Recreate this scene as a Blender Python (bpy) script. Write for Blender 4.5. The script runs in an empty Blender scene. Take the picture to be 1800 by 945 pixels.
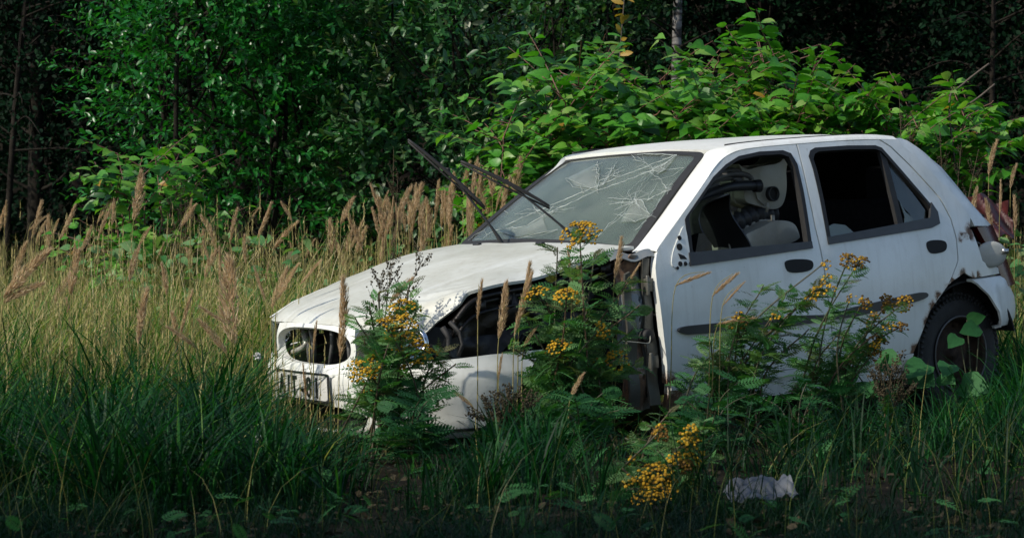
import bpy, bmesh, math, random
import numpy as np
from mathutils import Vector, Matrix
from mathutils import noise as mnoise
from mathutils.geometry import delaunay_2d_cdt

sc = bpy.context.scene
C = sc.collection
R = math.radians
rng = np.random.default_rng(11)
random.seed(5)

# ------------------------------------------------------------------ camera, sky, sun, exposure
CAM_Z = 0.783
FPX = 4000.0                      # focal length in pixels of the 1800 px wide photograph (80 mm on 36 mm)
cd = bpy.data.cameras.new('camera')
cd.sensor_width = 36.0
cd.lens = 80.0
cd.clip_end = 600.0
cd.dof.use_dof = True
cd.dof.focus_distance = 10.0
cd.dof.aperture_fstop = 9.0
cam = bpy.data.objects.new('camera', cd)
C.objects.link(cam)
cam.location = (0, 0, CAM_Z)
cam.rotation_euler = (R(90 - 0.572), 0, 0)
sc.camera = cam

SUN_EL = R(40)
SUN_AZ = math.atan2(-0.49, -0.87)       # direction towards the sun in plan: from the left, a little behind the camera
w = bpy.data.worlds.new('World')
sc.world = w
w.use_nodes = True
nt = w.node_tree
bg = nt.nodes['Background']
sky = nt.nodes.new('ShaderNodeTexSky')
sky.sky_type = 'NISHITA'
sky.sun_disc = False
sky.sun_elevation = SUN_EL
sky.sun_rotation = math.pi / 2 - SUN_AZ
sky.air_density = 1.0
nt.links.new(sky.outputs[0], bg.inputs[0])
bg.inputs[1].default_value = 0.15
sl = bpy.data.lights.new('sun', 'SUN')
sl.energy = 4.0
sl.angle = R(0.5)
sl.color = (1.0, 0.93, 0.80)
so = bpy.data.objects.new('sun', sl)
C.objects.link(so)
sv = Vector((math.cos(SUN_AZ) * math.cos(SUN_EL), math.sin(SUN_AZ) * math.cos(SUN_EL), math.sin(SUN_EL)))
so.rotation_euler = sv.to_track_quat('Z', 'Y').to_euler()
sc.view_settings.view_transform = 'Standard'
sc.view_settings.look = 'None'
sc.view_settings.exposure = 0.15
sc.view_settings.gamma = 1.0
sc.view_settings.use_curve_mapping = False
sc.cycles.max_bounces = 8
sc.cycles.transparent_max_bounces = 12


# ------------------------------------------------------------------ helpers
def at(px, Y, z=0.0):
    """ground point at distance Y under column px of the photograph"""
    return np.array([(px - 900) / FPX * Y, Y, z])


def pt(px, py, Y):
    return np.array([(px - 900) / FPX * Y, Y, CAM_Z - (py - 432.5) * Y / FPX])


def tag(o, label=None, cat=None, group=None, kind=None):
    if label: o['label'] = label
    if cat: o['category'] = cat
    if group: o['group'] = group
    if kind: o['kind'] = kind
    return o


def empty(name, loc=(0, 0, 0), rz=0.0):
    o = bpy.data.objects.new(name, None)
    o.empty_display_size = 0.1
    C.objects.link(o)
    o.location = loc
    o.rotation_euler = (0, 0, rz)
    return o


def copy_tree(o, parent=None):
    c = o.copy()
    C.objects.link(c)
    if parent is not None:
        c.parent = parent
    for ch in list(o.children):
        copy_tree(ch, c)
    return c


def build(name, V, F3=None, F4=None, mat=None, parent=None, tint=None, smooth=True, matidx=None, extra=None):
    V = np.asarray(V, dtype=np.float32).reshape(-1, 3)
    F3 = np.zeros((0, 3), np.int32) if F3 is None else np.asarray(F3, np.int32).reshape(-1, 3)
    F4 = np.zeros((0, 4), np.int32) if F4 is None else np.asarray(F4, np.int32).reshape(-1, 4)
    me = bpy.data.meshes.new(name)
    me.vertices.add(len(V))
    me.vertices.foreach_set('co', V.ravel())
    n3, n4 = len(F3), len(F4)
    me.loops.add(n3 * 3 + n4 * 4)
    me.loops.foreach_set('vertex_index', np.concatenate([F3.ravel(), F4.ravel()]).astype(np.int32))
    me.polygons.add(n3 + n4)
    ls = np.concatenate([np.arange(n3) * 3, n3 * 3 + np.arange(n4) * 4]).astype(np.int32)
    me.polygons.foreach_set('loop_start', ls)
    me.polygons.foreach_set('use_smooth', np.full(n3 + n4, smooth, dtype=bool))
    for m in (mat if isinstance(mat, (list, tuple)) else [mat]):
        if m: me.materials.append(m)
    if matidx is not None:
        me.polygons.foreach_set('material_index', np.asarray(matidx, np.int32))
    if tint is not None:
        a = me.attributes.new('tint', 'FLOAT', 'POINT')
        a.data.foreach_set('value', np.asarray(tint, np.float32))
    if extra is not None:
        for k, v in extra.items():
            a = me.attributes.new(k, 'FLOAT', 'POINT')
            a.data.foreach_set('value', np.asarray(v, np.float32))
    me.update(calc_edges=True)
    me.validate()
    o = bpy.data.objects.new(name, me)
    C.objects.link(o)
    if parent is not None:
        o.parent = parent
    return o


class MB:
    """collects quads and triangles"""
    def __init__(s):
        s.V, s.F3, s.F4, s.T, s.n = [], [], [], [], 0

    def add(s, V, F3=None, F4=None, t=0.5):
        V = np.asarray(V, float).reshape(-1, 3)
        if F3 is not None and len(F3): s.F3.append(np.asarray(F3).reshape(-1, 3) + s.n)
        if F4 is not None and len(F4): s.F4.append(np.asarray(F4).reshape(-1, 4) + s.n)
        s.V.append(V)
        s.T.append(np.full(len(V), t) if np.isscalar(t) else np.asarray(t))
        s.n += len(V)

    def tube(s, P, r, n=6, t=0.5, cap=True):
        P = np.asarray(P, float)
        r = np.full(len(P), r) if np.isscalar(r) else np.asarray(r, float)
        d = np.gradient(P, axis=0)
        d /= np.linalg.norm(d, axis=1)[:, None] + 1e-12
        ref = np.array([0, 0, 1.0]) if abs(d[:, 2]).mean() < 0.9 else np.array([1.0, 0.1, 0])
        a = np.cross(d, ref); a /= np.linalg.norm(a, axis=1)[:, None] + 1e-12
        b = np.cross(d, a)
        th = np.arange(n) * 2 * math.pi / n
        V = P[:, None, :] + r[:, None, None] * (np.cos(th)[None, :, None] * a[:, None, :] + np.sin(th)[None, :, None] * b[:, None, :])
        m = len(P)
        i, j = np.meshgrid(np.arange(m - 1), np.arange(n), indexing='ij')
        F = np.stack([i * n + j, i * n + (j + 1) % n, (i + 1) * n + (j + 1) % n, (i + 1) * n + j], -1).reshape(-1, 4)
        F3 = None
        V = V.reshape(-1, 3)
        if cap:
            V = np.vstack([V, P[0], P[-1]])
            k = m * n
            F3 = [[k, (q + 1) % n, q] for q in range(n)] + [[k + 1, (m - 1) * n + q, (m - 1) * n + (q + 1) % n] for q in range(n)]
        s.add(V, F3, F, t)

    def box(s, c, size, rot=None, t=0.5):
        c = np.asarray(c, float); h = np.asarray(size, float) / 2
        V = np.array([[x, y, z] for x in (-1, 1) for y in (-1, 1) for z in (-1, 1)]) * h
        if rot is not None: V = V @ np.asarray(rot).T
        s.add(V + c, None, [[0, 1, 3, 2], [4, 6, 7, 5], [0, 4, 5, 1], [2, 3, 7, 6], [0, 2, 6, 4], [1, 5, 7, 3]], t)

    def grid(s, G, t=0.5, flip=False):
        G = np.asarray(G, float)
        m, n = G.shape[:2]
        i, j = np.meshgrid(np.arange(m - 1), np.arange(n - 1), indexing='ij')
        F = np.stack([i * n + j, i * n + j + 1, (i + 1) * n + j + 1, (i + 1) * n + j], -1).reshape(-1, 4)
        if flip: F = F[:, ::-1]
        s.add(G.reshape(-1, 3), None, F, t)

    def lathe(s, prof, c, axis, n=32, t=0.5):
        """prof: (radius, offset along axis)"""
        ax = np.asarray(axis, float); ax /= np.linalg.norm(ax)
        ref = np.array([0, 0, 1.0]) if abs(ax[2]) < 0.9 else np.array([1.0, 0, 0])
        a = np.cross(ax, ref); a /= np.linalg.norm(a); b = np.cross(ax, a)
        th = np.linspace(0, 2 * math.pi, n + 1)
        G = np.array([[np.asarray(c) + o * ax + r * (math.cos(q) * a + math.sin(q) * b) for q in th] for r, o in prof])
        s.grid(G, t)

    def obj(s, name, mat, parent=None, smooth=True):
        return build(name, np.vstack(s.V), np.vstack(s.F3) if s.F3 else None, np.vstack(s.F4) if s.F4 else None, mat, parent, np.concatenate(s.T), smooth)


def solid(o, t, off=-1.0):
    m = o.modifiers.new('thickness', 'SOLIDIFY')
    m.thickness = t; m.offset = off
    e = o.modifiers.new('sharp_rims', 'EDGE_SPLIT')
    e.split_angle = R(38)
    return o


def bevel(o, wd, seg=2, ang=40):
    m = o.modifiers.new('bevel', 'BEVEL')
    m.width = wd; m.segments = seg; m.limit_method = 'ANGLE'; m.angle_limit = R(ang)
    return o


def catmull(P, n=6, closed=False):
    P = np.asarray(P, float)
    out = []
    m = len(P)
    for i in range(m if closed else m - 1):
        p0, p1, p2, p3 = (P[(i + k) % m] if closed else P[min(max(i + k, 0), m - 1)] for k in (-1, 0, 1, 2))
        for q in range(n):
            t = q / n
            out.append(0.5 * (2 * p1 + (p2 - p0) * t + (2 * p0 - 5 * p1 + 4 * p2 - p3) * t * t + (3 * p1 - p0 - 3 * p2 + p3) * t ** 3))
    if not closed: out.append(P[-1])
    return np.array(out)


def chaikin(P, it=2, r=0.25):
    P = np.asarray(P, float)
    for _ in range(it):
        Q = np.roll(P, -1, axis=0)
        P = np.stack([(1 - r) * P + r * Q, r * P + (1 - r) * Q], 1).reshape(-1, P.shape[1])
    return P


def inside(P, poly):
    P = np.asarray(P); poly = np.asarray(poly)
    x, y = P[:, 0], P[:, 1]
    r = np.zeros(len(P), bool)
    j = len(poly) - 1
    for i in range(len(poly)):
        xi, yi = poly[i]; xj, yj = poly[j]
        c = ((yi > y) != (yj > y)) & (x < (xj - xi) * (y - yi) / (yj - yi + 1e-15) + xi)
        r ^= c
        j = i
    return r


def densify(P, h, closed=True):
    P = np.asarray(P, float)
    out = []
    for i in range(len(P)):
        a, b = P[i], P[(i + 1) % len(P)]
        k = max(1, int(np.linalg.norm(b - a) / h))
        for q in range(k): out.append(a + (b - a) * q / k)
    return np.array(out)


def panel(name, outline, holes, fmap, mat, parent, out, h=0.045, thick=0.012, rust=None):
    """a sheet cut from a curved surface: outline and holes are given on the surface (2D), fmap lifts them to 3D"""
    rings = [densify(outline, h)] + [densify(q, h) for q in holes]
    V, E = [], []
    for q in rings:
        b = len(V)
        V += [tuple(p) for p in q]
        E += [(b + i, b + (i + 1) % len(q)) for i in range(len(q))]
    lo, hi = rings[0].min(0), rings[0].max(0)
    g = np.stack(np.meshgrid(np.arange(lo[0] + h / 2, hi[0], h), np.arange(lo[1] + h / 2, hi[1], h)), -1).reshape(-1, 2)
    ok = inside(g, rings[0])
    for q in rings[1:]: ok &= ~inside(g, q)
    allr = np.vstack(rings)
    if len(g):
        dmin = np.array([np.min(np.sum((allr - p) ** 2, 1)) for p in g])
        ok &= dmin > (h * 0.45) ** 2
        V += [tuple(p) for p in g[ok]]
    r = delaunay_2d_cdt([Vector(v) for v in V], E, [], 0, 1e-6)
    v2 = np.array([(v.x, v.y) for v in r[0]])
    F = np.array([f for f in r[2]])
    cen = v2[F].mean(1)
    k = inside(cen, rings[0])
    for q in rings[1:]: k &= ~inside(cen, q)
    F = F[k]
    P = np.array([fmap(a, b) for a, b in v2])
    nrm = np.cross(P[F[:, 1]] - P[F[:, 0]], P[F[:, 2]] - P[F[:, 0]]).sum(0)
    if np.dot(nrm, out) < 0: F = F[:, ::-1]
    ru = np.zeros(len(P))
    if rust:
        for (a, b, rad) in rust:
            ru = np.maximum(ru, 1 - np.hypot(v2[:, 0] - a, v2[:, 1] - b) / rad)
    o = build(name, P, F, None, mat, parent, extra={'rust': np.clip(ru, 0, 1)})
    if thick: solid(o, thick)
    return o


# ------------------------------------------------------------------ materials
def material(name):
    m = bpy.data.materials.new(name)
    m.use_nodes = True
    n = m.node_tree.nodes
    return m, n, m.node_tree.links, n['Principled BSDF']


def noise(n, l, scale, detail=5, rough=0.6, coord='Object', dist=0.0):
    tc = n.new('ShaderNodeTexCoord')
    t = n.new('ShaderNodeTexNoise')
    t.inputs['Scale'].default_value = scale
    t.inputs['Detail'].default_value = detail
    t.inputs['Roughness'].default_value = rough
    t.inputs['Distortion'].default_value = dist
    l.new(tc.outputs[coord], t.inputs['Vector'])
    return t.outputs['Fac']


def ramp(n, l, src, stops):
    r = n.new('ShaderNodeValToRGB')
    e = r.color_ramp.elements
    while len(e) < len(stops): e.new(0.5)
    for k, (p, c) in zip(e, stops):
        k.position = p
        k.color = (*c, 1) if len(c) == 3 else c
    l.new(src, r.inputs[0])
    return r.outputs[0]


def mixc(n, l, f, a, b, mode='MIX'):
    m = n.new('ShaderNodeMix')
    m.data_type = 'RGBA'; m.blend_type = mode
    for s, v in ((0, f), (6, a), (7, b)):
        if isinstance(v, (int, float)): m.inputs[s].default_value = v
        elif isinstance(v, tuple): m.inputs[s].default_value = (*v, 1)
        else: l.new(v, m.inputs[s])
    return m.outputs[2]


def math_(n, l, op, a, b=None, clamp=False):
    m = n.new('ShaderNodeMath'); m.operation = op; m.use_clamp = clamp
    for i, v in enumerate((a, b)):
        if v is None: continue
        if isinstance(v, (int, float)): m.inputs[i].default_value = v
        else: l.new(v, m.inputs[i])
    return m.outputs[0]


def bump(n, l, b, src, strength=0.3, dist=0.01):
    u = n.new('ShaderNodeBump')
    u.inputs['Strength'].default_value = strength
    u.inputs['Distance'].default_value = dist
    l.new(src, u.inputs['Height'])
    l.new(u.outputs[0], b.inputs['Normal'])


def simple(name, col, rough=0.6, metal=0.0, var=0.35, scale=12.0, bmp=0.0, spec=0.5):
    m, n, l, b = material(name)
    f = noise(n, l, scale)
    lo = tuple(c * (1 - var) for c in col); hi = tuple(min(1, c * (1 + var)) for c in col)
    l.new(ramp(n, l, f, [(0.3, lo), (0.7, hi)]), b.inputs['Base Color'])
    b.inputs['Roughness'].default_value = rough
    b.inputs['Metallic'].default_value = metal
    b.inputs['Specular IOR Level'].default_value = spec
    if bmp: bump(n, l, b, noise(n, l, scale * 3), bmp, 0.01)
    return m


def paint_mat(name, base, rusty=0.0, grime=0.5):
    m, n, l, b = material(name)
    f1 = noise(n, l, 3.0, 6, 0.65)
    f2 = noise(n, l, 38.0, 4, 0.6)
    f3 = noise(n, l, 26.0, 8, 0.8, dist=0.8)
    # water streaks: noise stretched along the vertical
    tc = n.new('ShaderNodeTexCoord'); mp = n.new('ShaderNodeMapping')
    mp.inputs['Scale'].default_value = (30, 30, 2.2)
    l.new(tc.outputs['Object'], mp.inputs['Vector'])
    st = n.new('ShaderNodeTexNoise'); st.inputs['Scale'].default_value = 1.0; st.inputs['Detail'].default_value = 4
    l.new(mp.outputs[0], st.inputs['Vector'])
    dirt = math_(n, l, 'MULTIPLY', ramp(n, l, f1, [(0.35, (0, 0, 0)), (0.75, (1, 1, 1))]), grime)
    col = mixc(n, l, dirt, base, tuple(c * k for c, k in zip(base, (0.72, 0.70, 0.64))))
    streak = math_(n, l, 'MULTIPLY', ramp(n, l, st.outputs['Fac'], [(0.52, (0, 0, 0)), (0.75, (1, 1, 1))]), 0.35 * grime)
    col = mixc(n, l, streak, col, (0.34, 0.31, 0.26))
    spots = ramp(n, l, f2, [(0.68, (0, 0, 0)), (0.74, (1, 1, 1))])
    col = mixc(n, l, math_(n, l, 'MULTIPLY', spots, 0.35), col, (0.30, 0.27, 0.21))
    at_ = n.new('ShaderNodeAttribute'); at_.attribute_name = 'rust'
    s = math_(n, l, 'ADD', math_(n, l, 'MULTIPLY', at_.outputs['Fac'], 0.62), math_(n, l, 'MULTIPLY', f3, 0.62))
    s = math_(n, l, 'ADD', s, rusty)
    rf = ramp(n, l, s, [(0.66, (0, 0, 0)), (0.74, (1, 1, 1))])
    rc = ramp(n, l, f2, [(0.3, (0.035, 0.016, 0.009)), (0.55, (0.13, 0.05, 0.018)), (0.75, (0.22, 0.10, 0.04))])
    halo = ramp(n, l, s, [(0.56, (0, 0, 0)), (0.68, (1, 1, 1))])
    col = mixc(n, l, math_(n, l, 'MULTIPLY', halo, 0.5), col, (0.34, 0.20, 0.10))
    col = mixc(n, l, rf, col, rc)
    l.new(col, b.inputs['Base Color'])
    rr = n.new('ShaderNodeMapRange')
    rr.inputs[3].default_value = 0.30; rr.inputs[4].default_value = 0.55
    l.new(f1, rr.inputs[0])
    ro = mixc(n, l, rf, rr.outputs[0], (0.9, 0.9, 0.9))
    l.new(ro, b.inputs['Roughness'])
    b.inputs['Coat Weight'].default_value = 0.25
    b.inputs['Coat Roughness'].default_value = 0.12
    f5 = noise(n, l, 1.7, 4, 0.6, dist=1.0)
    col = mixc(n, l, math_(n, l, 'MULTIPLY', ramp(n, l, f5, [(0.42, (0, 0, 0)), (0.72, (1, 1, 1))]), 0.28 * grime), col, (0.36, 0.37, 0.30))
    l.new(col, b.inputs['Base Color'])
    bump(n, l, b, math_(n, l, 'ADD', math_(n, l, 'MULTIPLY', f1, 1.0), math_(n, l, 'MULTIPLY', rf, math_(n, l, 'MULTIPLY', f2, 0.5))), 0.25, 0.02)
    return m


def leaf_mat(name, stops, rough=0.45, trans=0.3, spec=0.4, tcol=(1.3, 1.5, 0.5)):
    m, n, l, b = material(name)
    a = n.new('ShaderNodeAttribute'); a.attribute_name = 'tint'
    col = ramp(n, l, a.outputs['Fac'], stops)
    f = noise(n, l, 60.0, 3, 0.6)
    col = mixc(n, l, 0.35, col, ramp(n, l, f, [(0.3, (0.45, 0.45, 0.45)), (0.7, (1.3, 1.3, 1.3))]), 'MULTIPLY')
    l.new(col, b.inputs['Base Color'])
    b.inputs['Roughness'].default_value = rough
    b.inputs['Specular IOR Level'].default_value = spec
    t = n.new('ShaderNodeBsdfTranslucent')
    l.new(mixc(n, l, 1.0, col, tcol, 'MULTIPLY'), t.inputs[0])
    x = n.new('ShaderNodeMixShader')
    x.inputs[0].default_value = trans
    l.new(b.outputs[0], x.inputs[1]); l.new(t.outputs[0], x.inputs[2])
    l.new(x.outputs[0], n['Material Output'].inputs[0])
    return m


M = {}
M['paint'] = paint_mat('white_car_paint', (0.79, 0.81, 0.79), 0.0, 0.6)
M['hood'] = paint_mat('white_bonnet_paint', (0.63, 0.645, 0.60), 0.0, 1.1)
M['oldpaint'] = paint_mat('dark_stained_metal', (0.035, 0.032, 0.030), 0.12, 1.0)
M['rustpaint'] = paint_mat('rusty_grey_paint', (0.20, 0.23, 0.26), 0.06, 1.0)
M['black'] = simple('black_plastic', (0.012, 0.013, 0.015), 0.5, 0, 0.4, 20, 0.1)
M['rubber'] = simple('black_rubber', (0.010, 0.010, 0.011), 0.7, 0, 0.4, 30, 0.15)
M['tyre'] = simple('weathered_tyre', (0.017, 0.017, 0.018), 0.75, 0, 0.4, 24, 0.2)
M['trim'] = simple('dark_trim', (0.020, 0.021, 0.024), 0.45, 0, 0.3, 14)
M['dark'] = simple('dark_inner_metal', (0.014, 0.011, 0.009), 0.4, 0.3, 0.7, 9, 0.3)
M['cloth'] = simple('dark_seat_cloth', (0.010, 0.010, 0.012), 0.95, 0, 0.3, 40, 0.2, 0.1)
M['tank'] = paint_mat('milky_plastic', (0.30, 0.30, 0.27), 0.0, 1.6)
M['hose'] = simple('grey_hose', (0.10, 0.10, 0.10), 0.5, 0, 0.3, 16)
M['metal'] = simple('dull_metal', (0.45, 0.46, 0.47), 0.3, 0.9, 0.2, 14)
M['chrome'] = simple('reflector_chrome', (0.75, 0.76, 0.78), 0.12, 1.0, 0.1, 14)
M['rim'] = simple('rusty_wheel_rim', (0.030, 0.017, 0.010), 0.75, 0.4, 0.8, 18, 0.4)
M['red'] = simple('dark_red_lens', (0.07, 0.004, 0.004), 0.25, 0, 0.4, 10)
M['redmetal'] = simple('faded_red_paint', (0.035, 0.004, 0.004), 0.55, 0, 0.9, 16, 0.4)
M['plate'] = simple('white_plate', (0.62, 0.62, 0.60), 0.45, 0, 0.12, 12)
M['ink'] = simple('plate_ink', (0.012, 0.012, 0.014), 0.5, 0, 0.1, 12)
M['crack'] = simple('broken_glass_edge', (0.40, 0.44, 0.42), 0.25, 0, 0.3, 60, 0.4, 0.8)
M['debris'] = simple('shaded_white_sheet', (0.075, 0.085, 0.10), 0.6, 0, 0.35, 14, 0.3)  # white sheet with its colour darkened to stand in for shade
M['holeblack'] = simple('dark_cavity', (0.006, 0.006, 0.006), 0.8, 0, 0.2, 12)
M['soil'] = simple('dark_soil', (0.012, 0.010, 0.007), 0.95, 0, 0.5, 5, 0.6, 0.1)


def glass(name, dust, gl=0.35, tr=0.5, tintc=(0.75, 0.85, 0.8)):
    m, n, l, b = material(name)
    n.remove(b)
    f = noise(n, l, 5.0, 7, 0.7)
    t = n.new('ShaderNodeBsdfTransparent'); t.inputs[0].default_value = (*tintc, 1)
    g = n.new('ShaderNodeBsdfGlossy'); g.inputs['Roughness'].default_value = 0.06
    g.inputs[0].default_value = (0.9, 0.95, 0.93, 1)
    d = n.new('ShaderNodeBsdfDiffuse'); d.inputs[0].default_value = (0.40, 0.42, 0.39, 1)
    fr = n.new('ShaderNodeFresnel'); fr.inputs[0].default_value = 1.5
    a = n.new('ShaderNodeMixShader'); c = n.new('ShaderNodeMixShader')
    l.new(math_(n, l, 'MAXIMUM', fr.outputs[0], gl * 0.2), a.inputs[0])
    l.new(t.outputs[0], a.inputs[1]); l.new(g.outputs[0], a.inputs[2])
    dm = n.new('ShaderNodeMapRange')
    dm.inputs[1].default_value = 0.3; dm.inputs[2].default_value = 0.75
    dm.inputs[3].default_value = dust * 0.45; dm.inputs[4].default_value = dust * 1.6
    l.new(f, dm.inputs[0])
    l.new(dm.outputs[0], c.inputs[0])
    l.new(a.outputs[0], c.inputs[1]); l.new(d.outputs[0], c.inputs[2])
    l.new(c.outputs[0], n['Material Output'].inputs[0])
    return m


M['windscreen'] = glass('dusty_windscreen_glass', 0.10)
M['frost'] = glass('shattered_glass', 0.26)
M['lens'] = glass('headlight_lens', 0.14, 0.5)
M['sideglass'] = glass('side_glass', 0.10, 0.4, tintc=(0.30, 0.34, 0.36))

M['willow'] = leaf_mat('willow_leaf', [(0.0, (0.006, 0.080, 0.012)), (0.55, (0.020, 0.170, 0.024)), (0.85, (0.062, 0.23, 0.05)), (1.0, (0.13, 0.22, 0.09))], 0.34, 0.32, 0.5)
M['palewillow'] = leaf_mat('grey_willow_leaf', [(0.0, (0.009, 0.052, 0.014)), (0.5, (0.034, 0.135, 0.034)), (0.8, (0.080, 0.155, 0.058)), (1.0, (0.18, 0.21, 0.13))], 0.42, 0.25, 0.5)
M['knot'] = leaf_mat('knotweed_leaf', [(0.0, (0.012, 0.075, 0.010)), (0.5, (0.062, 0.250, 0.018)), (0.85, (0.160, 0.330, 0.044)), (0.97, (0.20, 0.29, 0.08)), (1.0, (0.34, 0.20, 0.03))], 0.42, 0.35, 0.45)
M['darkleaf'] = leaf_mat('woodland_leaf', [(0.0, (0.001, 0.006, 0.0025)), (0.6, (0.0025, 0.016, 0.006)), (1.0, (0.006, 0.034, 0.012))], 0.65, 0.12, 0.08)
M['yellowleaf'] = leaf_mat('yellowing_leaf', [(0.0, (0.10, 0.10, 0.02)), (0.5, (0.30, 0.20, 0.03)), (1.0, (0.40, 0.25, 0.04))], 0.5, 0.3, 0.3)
M['tansyleaf'] = leaf_mat('tansy_leaf', [(0.0, (0.012, 0.070, 0.022)), (0.55, (0.060, 0.200, 0.060)), (0.9, (0.16, 0.27, 0.11)), (1.0, (0.11, 0.11, 0.05))], 0.62, 0.30, 0.2)
M['tansystem'] = leaf_mat('tansy_stem', [(0.0, (0.03, 0.05, 0.02)), (0.5, (0.06, 0.055, 0.03)), (1.0, (0.12, 0.06, 0.035))], 0.6, 0.0)
M['button'] = leaf_mat('tansy_flower', [(0.0, (0.10, 0.050, 0.012)), (0.4, (0.32, 0.175, 0.016)), (1.0, (0.52, 0.32, 0.028))], 0.75, 0.08, 0.1, (1, 0.8, 0.3))
M['oldbutton'] = leaf_mat('withered_tansy_flower', [(0.0, (0.045, 0.026, 0.012)), (0.7, (0.15, 0.085, 0.02)), (1.0, (0.45, 0.27, 0.02))], 0.85, 0.05, 0.1)
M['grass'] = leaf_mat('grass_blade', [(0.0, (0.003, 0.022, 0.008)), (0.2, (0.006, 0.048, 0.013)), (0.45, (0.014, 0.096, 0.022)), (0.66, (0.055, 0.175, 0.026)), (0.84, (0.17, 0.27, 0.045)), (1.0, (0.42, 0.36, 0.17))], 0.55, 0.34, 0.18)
M['drygrass'] = leaf_mat('dry_grass_stem', [(0.0, (0.10, 0.14, 0.03)), (0.4, (0.24, 0.23, 0.07)), (0.8, (0.44, 0.37, 0.17)), (1.0, (0.62, 0.53, 0.32))], 0.7, 0.25, 0.2, (1.1, 1.0, 0.7))
M['spray'] = leaf_mat('withered_seed_spray', [(0.0, (0.030, 0.026, 0.017)), (0.7, (0.085, 0.070, 0.042)), (1.0, (0.16, 0.13, 0.08))], 0.85, 0.05, 0.1)
M['plume'] = leaf_mat('feathery_plume', [(0.0, (0.38, 0.27, 0.16)), (0.5, (0.58, 0.44, 0.28)), (1.0, (0.74, 0.61, 0.43))], 0.85, 0.45, 0.1, (1.1, 1.0, 0.8))
M['bark'] = simple('grey_bark', (0.016, 0.014, 0.011), 0.9, 0, 0.5, 14, 0.5, 0.1)
M['kstem'] = simple('pinkish_stem', (0.13, 0.055, 0.04), 0.6, 0, 0.5, 14)
M['deadwood'] = simple('bleached_twig', (0.085, 0.065, 0.052), 0.8, 0, 0.3, 14)


def birch_bark():
    m, n, l, b = material('birch_bark')
    tc = n.new('ShaderNodeTexCoord'); mp = n.new('ShaderNodeMapping')
    mp.inputs['Scale'].default_value = (5, 5, 22)
    l.new(tc.outputs['Object'], mp.inputs['Vector'])
    t = n.new('ShaderNodeTexNoise'); t.inputs['Scale'].default_value = 1.4; t.inputs['Detail'].default_value = 6
    l.new(mp.outputs[0], t.inputs['Vector'])
    l.new(ramp(n, l, t.outputs['Fac'], [(0.40, (0.02, 0.017, 0.015)), (0.52, (0.15, 0.145, 0.14)), (0.8, (0.26, 0.25, 0.24))]), b.inputs['Base Color'])
    b.inputs['Roughness'].default_value = 0.8
    return m


M['birch'] = birch_bark()
M['bark2'] = simple('dull_brown_bark', (0.018, 0.015, 0.012), 0.9, 0, 0.6, 10, 0.5, 0.1)

# ------------------------------------------------------------------ ground
gx = np.concatenate([np.linspace(-90, -8, 8), np.linspace(-7, 7, 71), np.linspace(8, 90, 8)])
gy = np.concatenate([np.linspace(-60, 3, 6), np.linspace(3.5, 24, 90), np.linspace(26, 120, 8)])
GX, GY = np.meshgrid(gx, gy, indexing='ij')
GZ = 0.018 * np.sin(GX * 2.1 + GY) * np.cos(GY * 1.7 - GX * .6) - 0.02
mb = MB()
mb.grid(np.stack([GX, GY, GZ], -1), flip=True)
tag(mb.obj('ground', M['soil']), 'dark bare earth under the meadow grass', 'ground', kind='structure')

# ------------------------------------------------------------------ the wrecked car (own frame: x back from the front axle, y towards its right side, z up)
CARM = Matrix(((0.79550331, -0.60411403, -0.04712441, -0.24644907),
               (0.60305684, 0.79689788, -0.03572417, 9.75183192),
               (0.05913482, 0.0, 0.99825001, -0.14464376),
               (0, 0, 0, 1)))
CARN = np.array(CARM)
car = empty('car')
car.matrix_world = CARM
tag(car, 'white hatchback wreck with cracked windscreen, raised wipers and missing front wing', 'car')


def S(x, z):
    """half width of the body side"""
    wd = .815 - .035 * ((x - 1.3) / 1.2) ** 2 - .55 * max(0, x - 2.45) ** 2
    if z < .86:
        return wd - .051 * (max(0, z - .60) / .35) ** 2 - .05 * (max(0, .5 - z) / .35) ** 2
    return wd - .0282 - .22 * (z - .86) - .16 * (z - .86) ** 2


def side(s, inset=0.0):
    if s < 0:
        return lambda x, z: (x, -(S(x, z) - inset), z)

    def far(x, z):      # the far side was pushed in and back by the crash
        k = max(0, min(1, (1.3 - x) / .6)) * max(0, min(1, (z - .55) / .3))
        return (x + .13 * k, S(x, z) - inset - .15 * k, z - .035 * k)
    return far


FD = [(.54, .325), (.537, .40), (.525, .503), (.513, .646), (.506, .741), (.51, .811), (.527, .862), (.55, .896), (.739, 1.045), (.868, 1.146), (.951, 1.211), (1.028, 1.252), (1.12, 1.276), (1.261, 1.286), (1.462, 1.292), (1.458, 1.176), (1.452, 1.075), (1.447, .925), (1.452, .824), (1.456, .762), (1.465, .624), (1.475, .531), (1.485, .422), (1.497, .325)]
FW = [(.697, .818), (.71, .922), (.719, 1.0), (.729, 1.012), (.832, 1.094), (.928, 1.17), (1.017, 1.22), (1.101, 1.252), (1.227, 1.267), (1.367, 1.268), (1.41, 1.253), (1.43, 1.205), (1.425, 1.086), (1.413, .964), (1.403, .845)]
RDE = [(2.0, 1.296), (2.06, 1.262), (2.162, 1.165), (2.303, 1.015), (2.348, .915), (2.358, .823), (2.347, .721), (2.268, .618), (2.133, .51), (2.02, .325)]
RD = [(1.505, .325), (1.493, .422), (1.483, .531), (1.473, .624), (1.464, .762), (1.460, .824), (1.455, .925), (1.460, 1.075), (1.466, 1.176), (1.470, 1.292), (1.75, 1.298)] + RDE
RW = [(1.511, .856), (1.516, .96), (1.522, 1.062), (1.526, 1.181), (1.522, 1.237), (1.541, 1.262), (1.574, 1.273), (1.78, 1.276), (1.962, 1.271), (1.999, 1.259), (2.04, 1.211), (2.127, 1.108), (2.227, .993), (2.258, .933), (2.252, .905), (2.212, .891)]
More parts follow.
